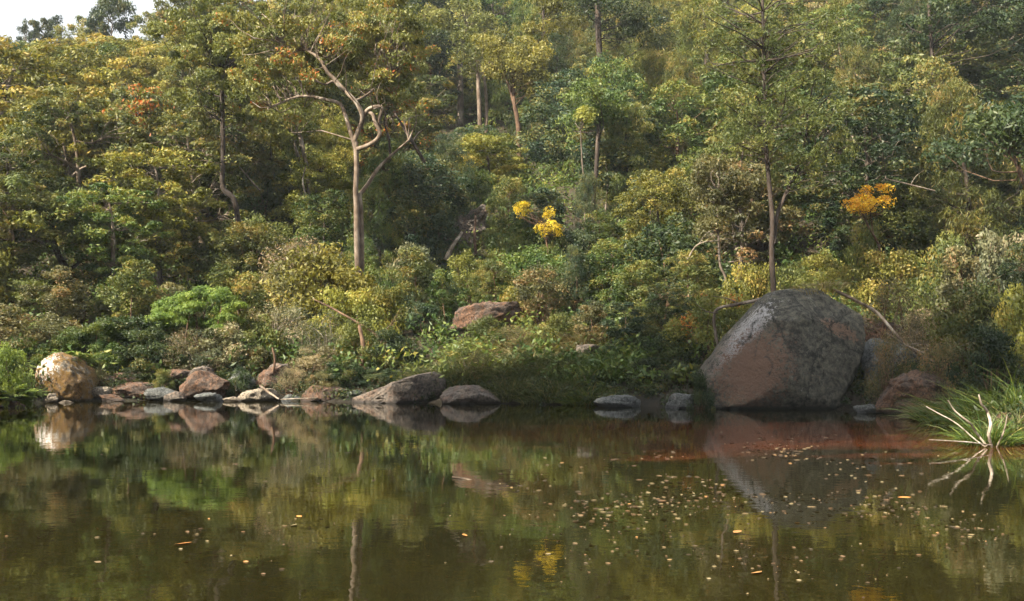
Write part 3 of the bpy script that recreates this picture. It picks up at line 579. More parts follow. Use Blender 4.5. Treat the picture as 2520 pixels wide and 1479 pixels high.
feathery(235, 800, 42.2, 180, 'yellow-green feathery shrub reaching towards the mossy boulder', [(-.7, .62, .35), (-.3, .85, .4), (.2, 1.0, .35), (.6, .8, .3)], 'reed')

# golden blossom and orange tree
def blossom(px, top, Y, wpx, label, base='green'):
    t = plant_px('shrub', 1, px, top, Y, wpx, base, label, 'bark_brown'); return t
def tuft_tree(name, label, cat, px_pts, Y, rad, clumps, mat, bark, tr, leaf, Wd, nleaf, flat=.7, droop=.1, tr_mat=None, dy=1.0, lo=.2, hi=.75, extra=None, back=0.):
    """tree from a traced trunk line (photo px) and clump positions (px, py)"""
    b0 = at(px_pts[0][0], px_pts[0][1], Y); g0 = gz(b0[0], Y); base = np.array([b0[0], Y, g0])
    t = thing(name, tuple(base), label, cat)
    tm, cm = MB(), MB(); pts = [at(x, y, Y) - base for x, y in px_pts]; pts = [np.array([pts[0][0], 0, -.4])] + pts
    sp = smooth(pts, 4); tm.tube(sp, np.interp(np.linspace(0, 1, len(sp)), np.linspace(0, 1, len(rad)), rad), 8)
    C = []
    for (x, y, rx, ry, n) in clumps:
        for _ in range(n):
            a = rng.uniform(0, 6.28); q = math.sqrt(rng.random()); p = at(x + math.cos(a) * q * rx, y + math.sin(a) * q * ry, Y) - base; p[1] += rng.normal() * dy + back; C.append(p)
    for c in C: tuft(cm, c, tr * rng.uniform(.7, 1.3), int(nleaf * rng.uniform(.7, 1.3)), leaf, Wd, rng.uniform(lo, hi), flat, droop, .8)
    ex = [smooth([at(x, y, Y + d) - base for x, y, d in L_], 4) for L_, r_ in (extra or [])]
    for e, (L_, r_) in zip(ex, extra or []): tm.tube(e, np.interp(np.linspace(0, 1, len(e)), np.linspace(0, 1, len(r_)), r_), 7)
    al = np.vstack([sp[len(sp) // 2:]] + ex)
    for c in C:
        hz_ = np.linalg.norm((al - c)[:, :2], axis=1); d = np.linalg.norm(al - c, axis=1) + np.maximum(al[:, 2] - c[2] + .3 * hz_, 0) * 1.5; j = int(np.argmin(d)); L_ = np.linalg.norm(al[j] - c)
        tm.tube(curve(al[j], c, .12, 5), np.linspace(min(.035, .010 + .008 * L_), .006, 5), 4)
    link('trunk', tm.mesh(name + '_trunk', M[bark], True), t); link('crown', cm.mesh(name + '_crown', M[mat]), t)
    return t, tm
tuft_tree('blossoming_wattle', 'small wattle covered in golden yellow blossom on the slope beside the outcrop', 'tree', [(1350, 640), (1345, 600), (1340, 560)], 53, [.07, .05, .03],
          [(1295, 512, 26, 13, 11), (1345, 535, 16, 24, 8), (1352, 566, 32, 15, 15)], 'gold', 'bark_brown', .27, .09, .04, 75, dy=.5, lo=.1, hi=.9)
tuft_tree('orange_tree', 'small tree with an orange leaf crown above the dark hollow at right', 'tree', [(2165, 640), (2160, 600), (2135, 555), (2120, 520)], 42, [.06, .05, .03],
          [(2118, 498, 40, 24, 20), (2092, 512, 20, 14, 5)], 'orange', 'bark_brown', .28, .09, .045, 95, dy=.6, lo=.3, hi=1.0, back=-.8)

# --- the twisted gum in the middle left
Y1 = 50.0
t1, _ = tuft_tree('twisted_gum_tree', 'tall gum with twisted grey and salmon limbs and a rusty crown', 'tree',
    [(884, 790), (882, 690), (878, 600), (877, 520), (875, 470), (877, 420), (876, 372), (876, 350)], Y1, [.19, .15, .13, .12, .12],
    [(800, 30, 260, 70, 80), (700, 110, 130, 70, 44), (930, 120, 120, 80, 50), (630, 190, 60, 60, 20), (1000, 60, 60, 60, 20), (790, 120, 80, 40, 16), (960, 210, 50, 30, 9), (740, 190, 50, 30, 8)],
    'rusty', 'bark_pink', .48, .17, .065, 190, .6, .45, dy=1.8, lo=.15, hi=.88, back=1.9,
    extra=[([(876, 365, 0), (862, 325, 0), (850, 285, 0), (835, 255, 0.2), (800, 245, .4), (757, 237, .5), (715, 243, .3), (668, 265, 0)], [.11, .09, .08, .065, .04]),
           ([(876, 370, 0), (872, 345, 0), (886, 312, 0), (891, 285, -.1), (876, 252, -.2), (850, 225, -.1), (828, 200, 0), (806, 178, 0), (790, 150, .1), (770, 132, .2), (745, 122, .3), (720, 130, .3), (700, 143, .2)], [.12, .11, .1, .085, .07, .04]),
           ([(876, 368, 0), (900, 360, -.3), (926, 345, -.4), (934, 326, -.4), (922, 300, -.3), (918, 284, -.2), (905, 276, 0), (893, 288, 0)], [.11, .1, .09, .08]),
           ([(895, 284, 0), (905, 270, -.1), (922, 263, -.2), (940, 266, -.3), (932, 300, -.2), (940, 318, 0)], [.09, .09, .08, .04]),
           ([(850, 225, -.1), (832, 212, -.3), (820, 200, -.3), (800, 208, -.2), (780, 200, 0)], [.07, .06, .04]),
           ([(700, 143, .2), (692, 125, .1), (686, 102, .1)], [.04, .03, .02]),
           ([(884, 480, .3), (906, 452, .5), (930, 415, .8), (960, 385, 1.0), (1005, 345, 1.2)], [.1, .09, .07, .04]),
           ([(890, 700, .25), (890, 600, .25), (888, 520, .25), (884, 475, .2)], [.12, .11, .1]),
           ([(870, 250, .3), (900, 235, .6), (930, 210, .9), (960, 185, 1.1)], [.06, .05, .03])])
# --- the dark kinked trunk
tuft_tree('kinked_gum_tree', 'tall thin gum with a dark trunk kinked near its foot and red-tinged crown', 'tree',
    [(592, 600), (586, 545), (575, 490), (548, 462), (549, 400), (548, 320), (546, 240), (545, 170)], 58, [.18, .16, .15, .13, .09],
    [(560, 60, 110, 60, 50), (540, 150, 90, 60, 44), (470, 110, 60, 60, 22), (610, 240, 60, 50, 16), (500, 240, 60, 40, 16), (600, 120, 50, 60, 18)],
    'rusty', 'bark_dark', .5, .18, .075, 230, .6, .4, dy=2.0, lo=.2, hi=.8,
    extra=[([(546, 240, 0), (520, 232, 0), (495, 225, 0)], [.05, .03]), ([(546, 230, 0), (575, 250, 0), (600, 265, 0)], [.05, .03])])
# --- slender she-oak behind the big boulder
tuft_tree('slender_tree', 'slender dark-stemmed wispy tree standing behind the huge boulder', 'tree',
    [(1906, 800), (1903, 715), (1898, 620), (1900, 540), (1890, 430), (1882, 330), (1881, 240), (1878, 120), (1876, 0)], 39.0, [.12, .10, .085, .065, .05],
    [(1880, 30, 190, 70, 36), (1800, 130, 120, 60, 26), (1960, 130, 130, 80, 28), (1820, 240, 100, 60, 24), (2000, 250, 90, 70, 24), (1840, 340, 60, 50, 18), (2020, 360, 70, 70, 24), (1960, 420, 50, 60, 12), (1900, 300, 60, 100, 20)],
    'olive', 'bark_dark', .34, .13, .034, 120, .9, .2, dy=1.2, lo=.05, hi=.75,
    extra=[([(1904, 600, 0), (1912, 530, .2), (1945, 450, .5), (1968, 390, .7), (1982, 340, .8), (1990, 270, .9)], [.08, .07, .05, .03]),
           ([(1945, 450, .5), (1970, 425, .4), (2000, 390, .3)], [.03, .02])])
tuft_tree('sapling', 'thin pale-stemmed sapling with brownish crown left of the slender tree', 'sapling',
    [(1787, 700), (1772, 655), (1768, 600), (1766, 540), (1764, 490)], 41.5, [.05, .045, .03],
    [(1768, 450, 60, 50, 22), (1740, 420, 40, 30, 8), (1810, 470, 30, 40, 8), (1760, 540, 50, 40, 8)], 'brown', 'bark_grey', .38, .11, .05, 240, dy=.6)
# --- pale trunks high on the slope
def pale(name, lab, pts, Y, rad, clumps, mat, bark='bark_grey', **k):
    return tuft_tree(name, lab, 'tree', pts, Y, rad, clumps, mat, bark, .8, .24, .09, 240, dy=1.8, **k)
pale('pale_gum_tree', 'pale grey-trunked gum forking wide high on the middle slope', [(1133, 240), (1132, 200), (1131, 150), (1126, 120)], 92, [.28, .25, .2],
     [(1130, 50, 70, 50, 20), (1080, 60, 40, 30, 8), (1180, 70, 40, 30, 8)], 'olive', extra=[([(1128, 125, 0), (1110, 105, 0), (1085, 90, 0)], [.18, .1]), ([(1130, 130, 0), (1142, 100, 0), (1150, 60, 0)], [.18, .1])])
pale('twin_gum_tree', 'twin reddish-grey trunks rising just right of the pale forking gum', [(1182, 340), (1180, 280), (1177, 220), (1176, 180)], 86, [.2, .18, .15],
     [(1180, 130, 50, 50, 14)], 'olive', 'bark_pink', extra=[([(1195, 340, 0), (1197, 260, .5), (1192, 190, .5)], [.16, .12])])
pale('fan_gum_tree', 'gum with brown stems fanning out under a yellowish crown high on the slope', [(1276, 330), (1272, 290), (1266, 262)], 80, [.2, .18, .16],
     [(1270, 140, 70, 60, 30), (1310, 200, 30, 50, 12), (1220, 130, 30, 40, 8)], 'yellow', 'bark_brown', extra=[([(1266, 262, 0), (1255, 220, 0), (1238, 175, 0)], [.14, .08]), ([(1266, 262, 0), (1262, 210, 0), (1258, 170, .4)], [.12, .07])])
pale('straight_gum_tree', 'straight dark-stemmed gum with bright yellow-green leaves at the top edge', [(1340, 230), (1338, 160), (1338, 90), (1337, 20)], 84, [.15, .13, .1],
     [(1345, 60, 50, 70, 18), (1380, 30, 40, 40, 12)], 'yellow', 'bark_dark')
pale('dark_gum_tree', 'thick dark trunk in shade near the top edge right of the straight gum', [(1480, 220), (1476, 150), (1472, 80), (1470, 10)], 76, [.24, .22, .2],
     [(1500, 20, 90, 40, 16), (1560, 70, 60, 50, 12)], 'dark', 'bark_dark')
pale('hollow_gum_tree', 'dark trunk standing in the middle of the slope behind a thin pale stem', [(1460, 500), (1466, 430), (1470, 350), (1474, 290)], 62, [.14, .13, .1],
     [(1490, 250, 60, 40, 14), (1440, 260, 40, 30, 8)], 'green', 'bark_dark')
tuft_tree('sapling', 'thin straight pale stem in the middle of the slope before the dark trunk', 'sapling', [(1438, 470), (1432, 400), (1428, 320)], 60, [.05, .045, .03],
     [(1440, 290, 30, 20, 8)], 'yellow', 'bark_grey', .45, .16, .07, 160)
pale('leaning_gum_tree', 'pair of silvery leaning trunks between the kinked gum and the twisted gum', [(770, 600), (765, 520), (757, 430), (742, 350), (735, 330)], 66, [.17, .15, .12],
     [(740, 290, 60, 40, 14), (690, 320, 40, 30, 8)], 'olive', 'bark_grey', extra=[([(760, 450, .3), (735, 390, .5), (718, 335, .7)], [.12, .08])])
pale('old_gum_tree', 'brown forked trunk deep in the foliage under the skyline at left', [(268, 360), (264, 310), (262, 270)], 84, [.22, .2, .16],
     [(270, 190, 80, 60, 26), (230, 250, 40, 30, 8)], 'green', 'bark_brown', extra=[([(264, 310, 0), (248, 275, 0), (240, 250, 0)], [.13, .08]), ([(264, 300, 0), (285, 280, 0), (310, 262, 0)], [.1, .06])])
pale('black_gum_tree', 'black forked trunk in the shade above the dry shrubs at left', [(190, 740), (180, 690), (150, 640), (130, 590), (128, 550)], 52, [.2, .17, .12],
     [(120, 500, 60, 40, 14), (210, 560, 50, 40, 10)], 'olive', 'bark_dark', extra=[([(165, 665, 0), (190, 650, 0), (215, 620, .3), (225, 590, .3)], [.1, .07, .04])])
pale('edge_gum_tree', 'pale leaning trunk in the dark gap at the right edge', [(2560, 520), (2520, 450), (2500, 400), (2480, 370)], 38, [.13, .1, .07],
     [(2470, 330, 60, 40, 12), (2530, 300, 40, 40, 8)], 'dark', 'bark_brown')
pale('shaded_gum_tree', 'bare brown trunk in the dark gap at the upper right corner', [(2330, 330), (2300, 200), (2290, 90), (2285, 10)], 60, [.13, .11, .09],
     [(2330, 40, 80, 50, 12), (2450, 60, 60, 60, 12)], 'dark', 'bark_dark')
for kd, px, top, Y, w, mat, lab in (('wattle', 610, 548, 54.5, 170, 'olive', 'olive wattle hiding the foot of the kinked dark trunk'), ('gum', 400, 480, 55, 210, 'yellow', 'yellow-green gum low on the slope left of the kinked dark trunk'), ('wattle', 790, 470, 58, 170, 'green', 'green wattle low between the kinked trunk and the twisted tree'), ('wattle', 1478, 150, 71, 190, 'green', 'green wattle covering the foot of the thick dark trunk near the top edge'), ('sheoak', 1455, 420, 57, 120, 'blue', 'bluish she-oak in front of the middle dark trunk'), ('wattle', 2300, 150, 56, 200, 'olive', 'olive wattle hiding the foot of the upper right trunk'),
    ('wattle', 1000, 400, 56, 200, 'blue', 'blue-green wattle to the right of the twisted tree trunk'), ('sheoak', 1090, 330, 66, 170, 'blue', 'blue-green she-oak on the slope above the grey outcrop'), ('gum', 1185, 330, 70, 190, 'yellow', 'yellow-green gum above the grey outcrop')):
    plant_px(kd, random.randrange(5), px, top, Y, w, mat, lab, 'bark_dark', 'trees on the hillside')

for kd, k_, px, top, Y, w, mat, lab in (
    ('wattle', 0, 1160, 310, 78, 150, 'blue', 'blue-green wattle covering the bare ground under the pale forking gum'), ('wattle', 1, 1225, 330, 76, 130, 'green', 'green wattle under the fan-stemmed gum'),
    ('wattle', 2, 1455, 520, 55, 130, 'green', 'green wattle right of the golden blossom, before the middle dark trunk'), ('wattle', 1, 1260, 440, 60, 110, 'olive', 'olive wattle right above the golden blossom'), ('gum', 2, 960, 420, 60, 190, 'olive', 'olive gum low on the slope behind the twisted tree'),
    ('sapling', 0, 1020, 610, 46.5, 110, 'olive', 'slim olive sapling right of the sunlit yellow shrub'), ('sapling', 1, 1100, 660, 45.5, 90, 'green', 'slim green sapling directly left of the rock ledge top'),
    ('sapling', 2, 1330, 640, 45.5, 120, 'brown', 'brownish sapling standing just right of the rock ledge'), ('sheoak', 0, 1400, 600, 47, 100, 'blue', 'small wispy she-oak on the lower slope below the golden blossom'),
    ('wattle', 1, 1500, 590, 47.5, 150, 'green', 'small green wattle on the lower slope above the pink flat stone'), ('sapling', 0, 1580, 640, 44.5, 110, 'olive', 'olive sapling on the lower slope above the grassy point'),
    ('wattle', 2, 1640, 700, 41.5, 140, 'dark', 'dark small wattle leaning over the bank left of the huge boulder'), ('sapling', 1, 1545, 740, 40.5, 110, 'blue', 'bluish sapling above the dark shrubs by the grassy point'),
    ('sapling', 2, 1450, 735, 41.5, 90, 'brown', 'brownish thin sapling rising behind the bright sedge'), ('wattle', 0, 1215, 640, 48.5, 120, 'olive', 'small olive wattle right above the rock ledge'),
    ('sapling', 0, 330, 640, 46, 130, 'olive', 'olive sapling rising behind the dark green shrub at left'), ('sapling', 1, 130, 650, 46, 130, 'brown', 'brownish sapling on the slope over the mossy boulder'),
    ('sapling', 2, 590, 640, 45.5, 120, 'olive', 'olive sapling right behind the bright green feathery shrub'), ('wattle', 1, 1700, 620, 43.5, 140, 'olive', 'small olive wattle between the huge boulder and the brownish sapling'),
    ('sapling', 1, 2380, 600, 34, 120, 'brown', 'brownish sapling over the green sedge near the right edge'), ('wattle', 2, 2490, 600, 32, 190, 'dark', 'dark wattle at the right edge between the glinting shrub and the sedge')):
    plant_px(kd, k_, px, top, Y, w, mat, lab, 'bark_brown', 'young trees on the lower slope')

# --- dead wood
def stick(name, pts, rad, mat, label, cat, Yb=None, k=7, twigs=()):
    P3 = [at(x, y, Y) for x, y, Y in pts]; b = P3[0].copy(); tm = MB(); sp = smooth([p - b for p in P3], 4)
    tm.tube(sp, np.interp(np.linspace(0, 1, len(sp)), np.linspace(0, 1, len(rad)), rad), k)
    tm.v[0] = tm.v[0] + (fbm(tm.v[0] * 9, 3)[:, None] * max(rad) * .35)
    for tp, r_ in twigs:
        q = smooth([at(x, y, Y) - b for x, y, Y in tp], 4); tm.tube(q, np.linspace(r_, r_ * .4, len(q)), 5)
    o = link(name, tm.mesh(name, M[mat], True)); o.location = tuple(b); return tag(o, label, cat)
for pts_, rad_, mt_, lab_ in (
    ([(1045, 400, 58), (1015, 350, 58), (985, 300, 58), (972, 280, 58.2)], [.09, .08, .05], 'bark_dark', 'dark leaning dead stem on the slope right of the twisted tree'),
    ([(960, 395, 53), (957, 340, 53), (945, 300, 53), (958, 260, 53)], [.06, .05, .03], 'bark_dark', 'thin crooked dark dead stem right beside the twisted tree limbs'),
    ([(640, 470, 62), (605, 430, 62), (585, 405, 62)], [.05, .05, .03], 'bark_grey', 'pale dead stem slanting right of the kinked dark trunk'),
    ([(760, 590, 60), (764, 530, 60), (745, 450, 60), (752, 410, 60)], [.06, .05, .03], 'bark_white', 'bleached thin snag standing in front of the silvery leaning trunks'),
    ([(40, 650, 50), (28, 560, 50), (0, 500, 50)], [.07, .06, .04], 'bark_brown', 'brown dead stem leaning left at the far left edge'),
    ([(420, 300, 84), (445, 250, 84), (470, 230, 84)], [.09, .07, .04], 'bark_white', 'pale bare stem high on the left slope below the skyline'),
    ([(1690, 640, 43), (1720, 600, 43), (1790, 590, 43)], [.03, .03, .015], 'bark_white', 'thin pale fallen stem beside the brownish sapling'),
    ([(2300, 470, 44), (2240, 455, 44), (2180, 440, 44)], [.03, .03, .015], 'bark_grey', 'thin grey dead bough reaching over the orange tree')):
    stick('bare_stem', pts_, rad_, mt_, lab_, 'dead stem', twigs=[([pts_[1], (pts_[1][0] + 14, pts_[1][1] - 22, pts_[1][2] + .2), (pts_[1][0] + 34, pts_[1][1] - 36, pts_[1][2])], rad_[1] * .5)])
for k_, px, top, Y, w, mat, lab in (('leafy', 1245, 560, 55.5, 130, 'green', 'green leafy shrub between the grey outcrop and the golden blossom'), ('shrub', 1420, 560, 54, 150, 'blue', 'blue-green shrub just right of the golden blossom'), ('leafy', 1610, 600, 49, 170, 'olive', 'olive leafy shrub on the slope left of the brownish sapling'), ('shrub', 1680, 680, 45, 150, 'blue', 'bluish shrub under the thin pale fallen stem')):
    plant_px(k_, 1, px, top, Y, w, mat, lab, 'bark_brown', 'shrubs along the bank')
stick('leaning_snag', [(1096, 640, 56), (1112, 608, 56), (1136, 572, 56.5)], [.13, .11, .08], 'bark_white', 'short bleached dead trunk leaning before the grey rock outcrop', 'dead tree')
stick('upright_snag', [(1170, 625, 58.5), (1168, 580, 58.5), (1170, 530, 58.7)], [.09, .08, .05], 'bark_brown', 'thin upright brown stump against the grey rock outcrop', 'dead tree')
stick('dead_branch', [(1768, 905, 36.5), (1766, 850, 36.3), (1756, 790, 36.2), (1766, 760, 36.2), (1820, 748, 36), (1890, 732, 35.8), (1915, 720, 35.8)], [.04, .045, .05, .055, .06, .07], 'bark_grey', 'grey dead branch arching from the boulder top down its left side', 'branch',
      twigs=[([(1766, 770, 36.2), (1735, 765, 36), (1700, 735, 36)], .025), ([(1820, 748, 36), (1790, 735, 36), (1750, 728, 35.8)], .025)])
stick('dead_branch', [(2050, 712, 34.2), (2110, 742, 34), (2160, 772, 34), (2230, 850, 33.5), (2300, 890, 33)], [.05, .05, .05, .045, .03], 'bark_pink', 'long thin brown branch lying over the right shoulder of the huge boulder', 'branch')
stick('dead_branch', [(2180, 820, 33.2), (2230, 850, 32.8), (2310, 885, 32.5)], [.035, .035, .02], 'bark_grey', 'fallen grey branch slanting across the shadowed rock, upper of two', 'branch', twigs=[([(2230, 850, 32.8), (2260, 845, 32.6), (2290, 850, 32.4)], .015)])
stick('dead_branch', [(2175, 850, 32.9), (2215, 900, 32.6), (2270, 940, 32.2)], [.03, .03, .018], 'bark_grey', 'fallen grey branch slanting across the shadowed rock, lower of two', 'branch')
stick('dead_branch', [(965, 880, 42), (930, 830, 42.2), (890, 800, 42.4), (820, 760, 42.8), (770, 735, 43)], [.07, .06, .05, .04, .02], 'bark_brown', 'brown dead branch slanting through the yellow shrub', 'branch', twigs=[([(930, 830, 42.2), (960, 800, 42), (985, 760, 42)], .025)])
stick('dead_branch', [(640, 950, 39.4), (662, 966, 39), (686, 982, 38.7)], [.045, .045, .03], 'bark_pink', 'short stick propped on the pale cream rock', 'stick')
stick('dead_branch', [(690, 983, 38.7), (735, 981, 38.7), (780, 979, 38.7)], [.02, .02, .012], 'bark_white', 'thin pale stick lying level at the water right of the cream rock', 'stick')
stick('dead_branch', [(668, 930, 40.6), (676, 890, 40.6), (670, 855, 40.6)], [.05, .045, .03], 'bark_brown', 'upright reddish-brown stub above the orange slab', 'stick')
stick('dead_branch', [(890, 900, 41.2), (893, 850, 41.3), (884, 800, 41.4)], [.10, .09, .06], 'bark_brown', 'short brown stump among the rusty leaves under the twisted tree', 'dead tree')
stick('dead_stalk', [(2424, 1100, 19.4), (2395, 1078, 19.5), (2350, 1040, 19.6), (2310, 1018, 19.7), (2278, 1000, 19.8)], [.014, .013, .008], 'bark_white', 'dead stalk leaning furthest left out of the sedge over the water', 'stalk')
stick('dead_stalk', [(2428, 1098, 19.4), (2400, 1062, 19.5), (2385, 1040, 19.3), (2350, 1012, 19.4), (2332, 985, 19.4)], [.019, .018, .009], 'bark_white', 'dead stalk with bent tip, middle one of the three over the water', 'stalk')
stick('dead_stalk', [(2440, 1100, 19.3), (2432, 1070, 19.2), (2437, 1045, 19.2), (2430, 1015, 19.3), (2415, 995, 19.2), (2408, 970, 19.2)], [.024, .034, .022, .014], 'bark_white', 'thick whitish dead stalk standing nearly upright in the sedge', 'stalk')
stick('dead_stalk', [(2452, 1100, 19.5), (2470, 1060, 19.4), (2478, 1020, 19.4)], [.015, .014, .01], 'bark_white', 'short thin dead stalk right of the thick whitish one', 'stalk')
stick('dead_stalk', [(2440, 1096, 19.0), (2380, 1088, 18.8), (2285, 1082, 18.6)], [.012, .012, .006], 'bark_white', 'long thin stalk lying almost flat over the water by the sedge', 'stalk')
stick('floating_twig', [(1112, 1174, 8.65 * 1.68), (1150, 1180, 14.4), (1176, 1190, 14.2)], [.012, .016, .01], 'bark_pink', 'pale twig floating alone on the pool below the sloping slab', 'twig')

# --- sedges, ferns
def sedge(px, Y, wpx, hm, n, mat, label, bend=.45, spread=.8, cat='grass clump', name='sedge_clump', dz=0, deep=.5):
    x = float(at(px, 900, Y)[0]); w = wpx / F0 * Y; z0 = max(gz(x, Y), 0) + dz
    mb = MB(); a = rng.uniform(0, 6.28, n); q = np.sqrt(rng.random(n)); bx = np.cos(a) * q * w / 2; by = np.sin(a) * q * w / 2 * deep
    bz = np.maximum(ground(x + bx, Y + by), -.05) - z0
    d = np.stack([np.cos(a) * q * spread + rng.normal(size=n) * .25, np.sin(a) * q * spread + rng.normal(size=n) * .25, np.full(n, 1.0)], -1)
    L_ = hm * rng.uniform(.5, 1.2, n) * (1.05 - .4 * q)
    mb.blades(np.stack([bx, by, bz], -1), d, L_, np.full(n, .030 if px > 2300 else .022) * (Y / 35), bend * rng.uniform(.5, 1.4, n), np.clip(rng.normal(.45, .25, n), 0, 1))
    o = link(name, mb.mesh(name, M[mat])); o.location = (x, Y, z0); return tag(o, label, cat)
SED = [
 (1120, 39.3, 170, 1.5, 'sedge', 'drooping dark sedge clump behind the rounded reddish slab'),
 (1210, 39.8, 190, 1.7, 'sedge', 'tall drooping sedge clump in the middle of the sedge bank'),
 (1310, 39.6, 200, 1.6, 'sedge', 'broad dull sedge clump right of the tall drooping one'),
 (1400, 38.6, 190, 1.5, 'sedge', 'sedge clump with straw tips below the pink flat stone'),
 (1470, 37.8, 170, 1.3, 'reed', 'bright yellow-green sedge on the grassy point'),
 (1260, 38.0, 170, 1.1, 'sedge', 'low sedge at the water right of the rounded reddish slab'),
 (1360, 37.3, 170, 1.1, 'sedge', 'low dark sedge at the water in the middle of the bank'),
 (1445, 36.4, 120, .8, 'reed', 'lowest bright sedge tuft touching the water at the grassy point'),
 (1520, 39.0, 150, 1.4, 'reed', 'green sedge behind the grassy point, sloping up to the dark shrubs'),
 (1060, 39.6, 90, 1.1, 'sedge', 'sedge hanging over the top of the long sloping slab'),
 (1180, 42.0, 170, 1.3, 'straw', 'dry straw-coloured sedge beneath the rock ledge'),
 (1330, 42.4, 190, 1.3, 'straw', 'dry sedge to the right of the rock ledge above the bank'),
 (1440, 41.8, 130, 1.1, 'straw', 'dry sedge behind the pink flat stone'),
 (2350, 26.5, 170, 1.6, 'reed', 'tall green sedge clump behind the three dead stalks, left part'),
 (2440, 24.2, 170, 1.9, 'reed', 'tall green sedge clump straight behind the thick whitish stalk'),
 (2520, 23.2, 150, 1.9, 'reed', 'green sedge clump at the right edge behind the dark pinkish rock'),
 (2430, 20.0, 120, 1.1, 'reed', 'bright sedge growing around the foot of the dead stalks'),
 (2500, 20.8, 110, 1.1, 'sedge', 'dark sedge at the right edge by the water'),
 (2310, 28.4, 110, .9, 'straw', 'brownish sedge draped on the orange-brown rock'),
 (2450, 28.5, 200, 1.5, 'sedge', 'dark olive sedge high behind the bright green clumps'),
]
for px, Y, wpx, hm, mt, lab in SED: sedge(px, Y, wpx, hm, 380 if px > 2300 and Y < 27 else 900, mt, lab)
o = sedge(2020, 34.2, 150, .36, 260, 'straw', 'low dry grass growing on the crown of the huge boulder'); o.location.z = 3.72
def fern(px, Y, hm, label, n=16, mat='acacia', zo=0):
    x = float(at(px, 900, Y)[0]); z0 = max(gz(x, Y), 0) + zo; mb, st = MB(), MB()
    for k in range(n):
        a = rng.uniform(0, 6.28); el = rng.uniform(.6, 1.45); L_ = hm * rng.uniform(.8, 1.3); u = np.linspace(0, 1, 14)[:, None]
        d = np.array([math.cos(a) * math.cos(el), math.sin(a) * math.cos(el), math.sin(el)]); hz = np.array([math.cos(a), math.sin(a), 0])
        P_ = d * L_ * u + (hz * .5 - np.array([0, 0, 1])) * .45 * L_ * u * u; st.tube(P_, np.linspace(.012, .004, 14), 4)
        sd = np.cross(hz, (0, 0, 1))
        for s_ in (-1, 1):
            b = P_[2:]; m_ = len(b); ll = L_ * .28 * np.sin(np.linspace(.6, 3.0, m_))
            b = np.repeat(b, 2, 0) + np.repeat((P_[2:] - P_[1:-1]) * .5, 2, 0) * np.tile([[0], [1]], (m_, 1)); ll = np.repeat(ll, 2)
            mb.blades(b, np.tile(sd * s_, (2 * m_, 1)) + np.repeat(unit(np.gradient(P_, axis=0))[2:], 2, 0) * .5 + rng.normal(size=(2 * m_, 3)) * .12, ll, np.full(2 * m_, .075 * hm), np.full(2 * m_, .25), np.clip(rng.normal(.5, .2, 2 * m_), 0, 1), 2)
    t = thing('fern', (x, Y, z0), label, 'fern'); link('fronds', mb.mesh('fronds', M[mat]), t); link('stems', st.mesh('fern_stems', M['bark_brown']), t)
plant_px('shrub', 1, 12, 838, 35.2, 130, 'acacia', 'bright green bush at the far left edge beside the mossy boulder', 'bark_brown', 'shrubs along the bank')
plant_px('leafy', 0, -20, 880, 34.2, 120, 'acacia', 'low bright green bush cut by the left frame edge', 'bark_brown', 'shrubs along the bank')
fern(30, 34.8, .9, 'bright green fern spilling to the water at the far left edge', 30, 'acacia', .1)
fern(62, 35.6, .7, 'small green fern hanging low in front of the mossy boulder', 22, 'acacia', .15)
fern(-10, 33.6, .7, 'dark green fern at the left frame edge beside the bright one', 22, 'green', .2)
fern(165, 41.0, .8, 'green fern sprouting behind the top of the mossy boulder', 20, 'acacia', .6)
fern(190, 40.2, .7, 'small fern on the right shoulder of the mossy boulder', 16, 'reed', .9)

# --- hillside forest, each tree its own object
LAND = [('the kinked dark trunk', 548, 330), ('the twisted tree', 880, 330), ('the pale forking gum', 1132, 160), ('the fan-stemmed gum', 1268, 230), ('the grey outcrop', 1150, 560),
        ('the golden blossom', 1340, 550), ('the slender tree', 1890, 420), ('the orange tree', 2120, 495), ('the thick dark trunk', 1474, 110), ('the black forked trunk', 165, 640),
        ('the brown forked trunk', 264, 300), ('the open sky corner', 200, 30), ('the pale edge trunk', 2500, 410), ('the upper right trunk', 2300, 170), ('the middle dark trunk', 1468, 370), ('the brownish sapling', 1768, 560)]
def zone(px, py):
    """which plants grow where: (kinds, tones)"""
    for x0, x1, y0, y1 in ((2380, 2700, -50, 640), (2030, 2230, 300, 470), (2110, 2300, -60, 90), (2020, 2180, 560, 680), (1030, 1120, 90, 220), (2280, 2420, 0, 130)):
        if x0 < px < x1 and y0 < py < y1: return (['wattle', 'gum'], ['dark'])  # shade of the dark hollows put into leaf colour: only dark-leaved trees here
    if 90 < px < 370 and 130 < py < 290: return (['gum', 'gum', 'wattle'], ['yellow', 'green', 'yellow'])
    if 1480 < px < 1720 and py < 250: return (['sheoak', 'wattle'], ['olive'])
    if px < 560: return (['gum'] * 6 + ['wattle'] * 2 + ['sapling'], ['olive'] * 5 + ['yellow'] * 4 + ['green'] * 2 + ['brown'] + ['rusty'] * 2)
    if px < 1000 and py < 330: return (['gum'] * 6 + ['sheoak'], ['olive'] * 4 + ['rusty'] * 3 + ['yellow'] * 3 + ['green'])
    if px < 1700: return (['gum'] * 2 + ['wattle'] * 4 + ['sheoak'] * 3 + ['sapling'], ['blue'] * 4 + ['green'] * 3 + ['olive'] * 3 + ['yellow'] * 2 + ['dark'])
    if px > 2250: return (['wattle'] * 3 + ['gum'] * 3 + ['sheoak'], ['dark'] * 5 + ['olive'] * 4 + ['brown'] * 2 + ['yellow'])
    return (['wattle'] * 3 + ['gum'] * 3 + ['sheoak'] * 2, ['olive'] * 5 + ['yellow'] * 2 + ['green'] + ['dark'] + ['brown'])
auto = []; random.seed(23)
Y = 50.0; row = 0
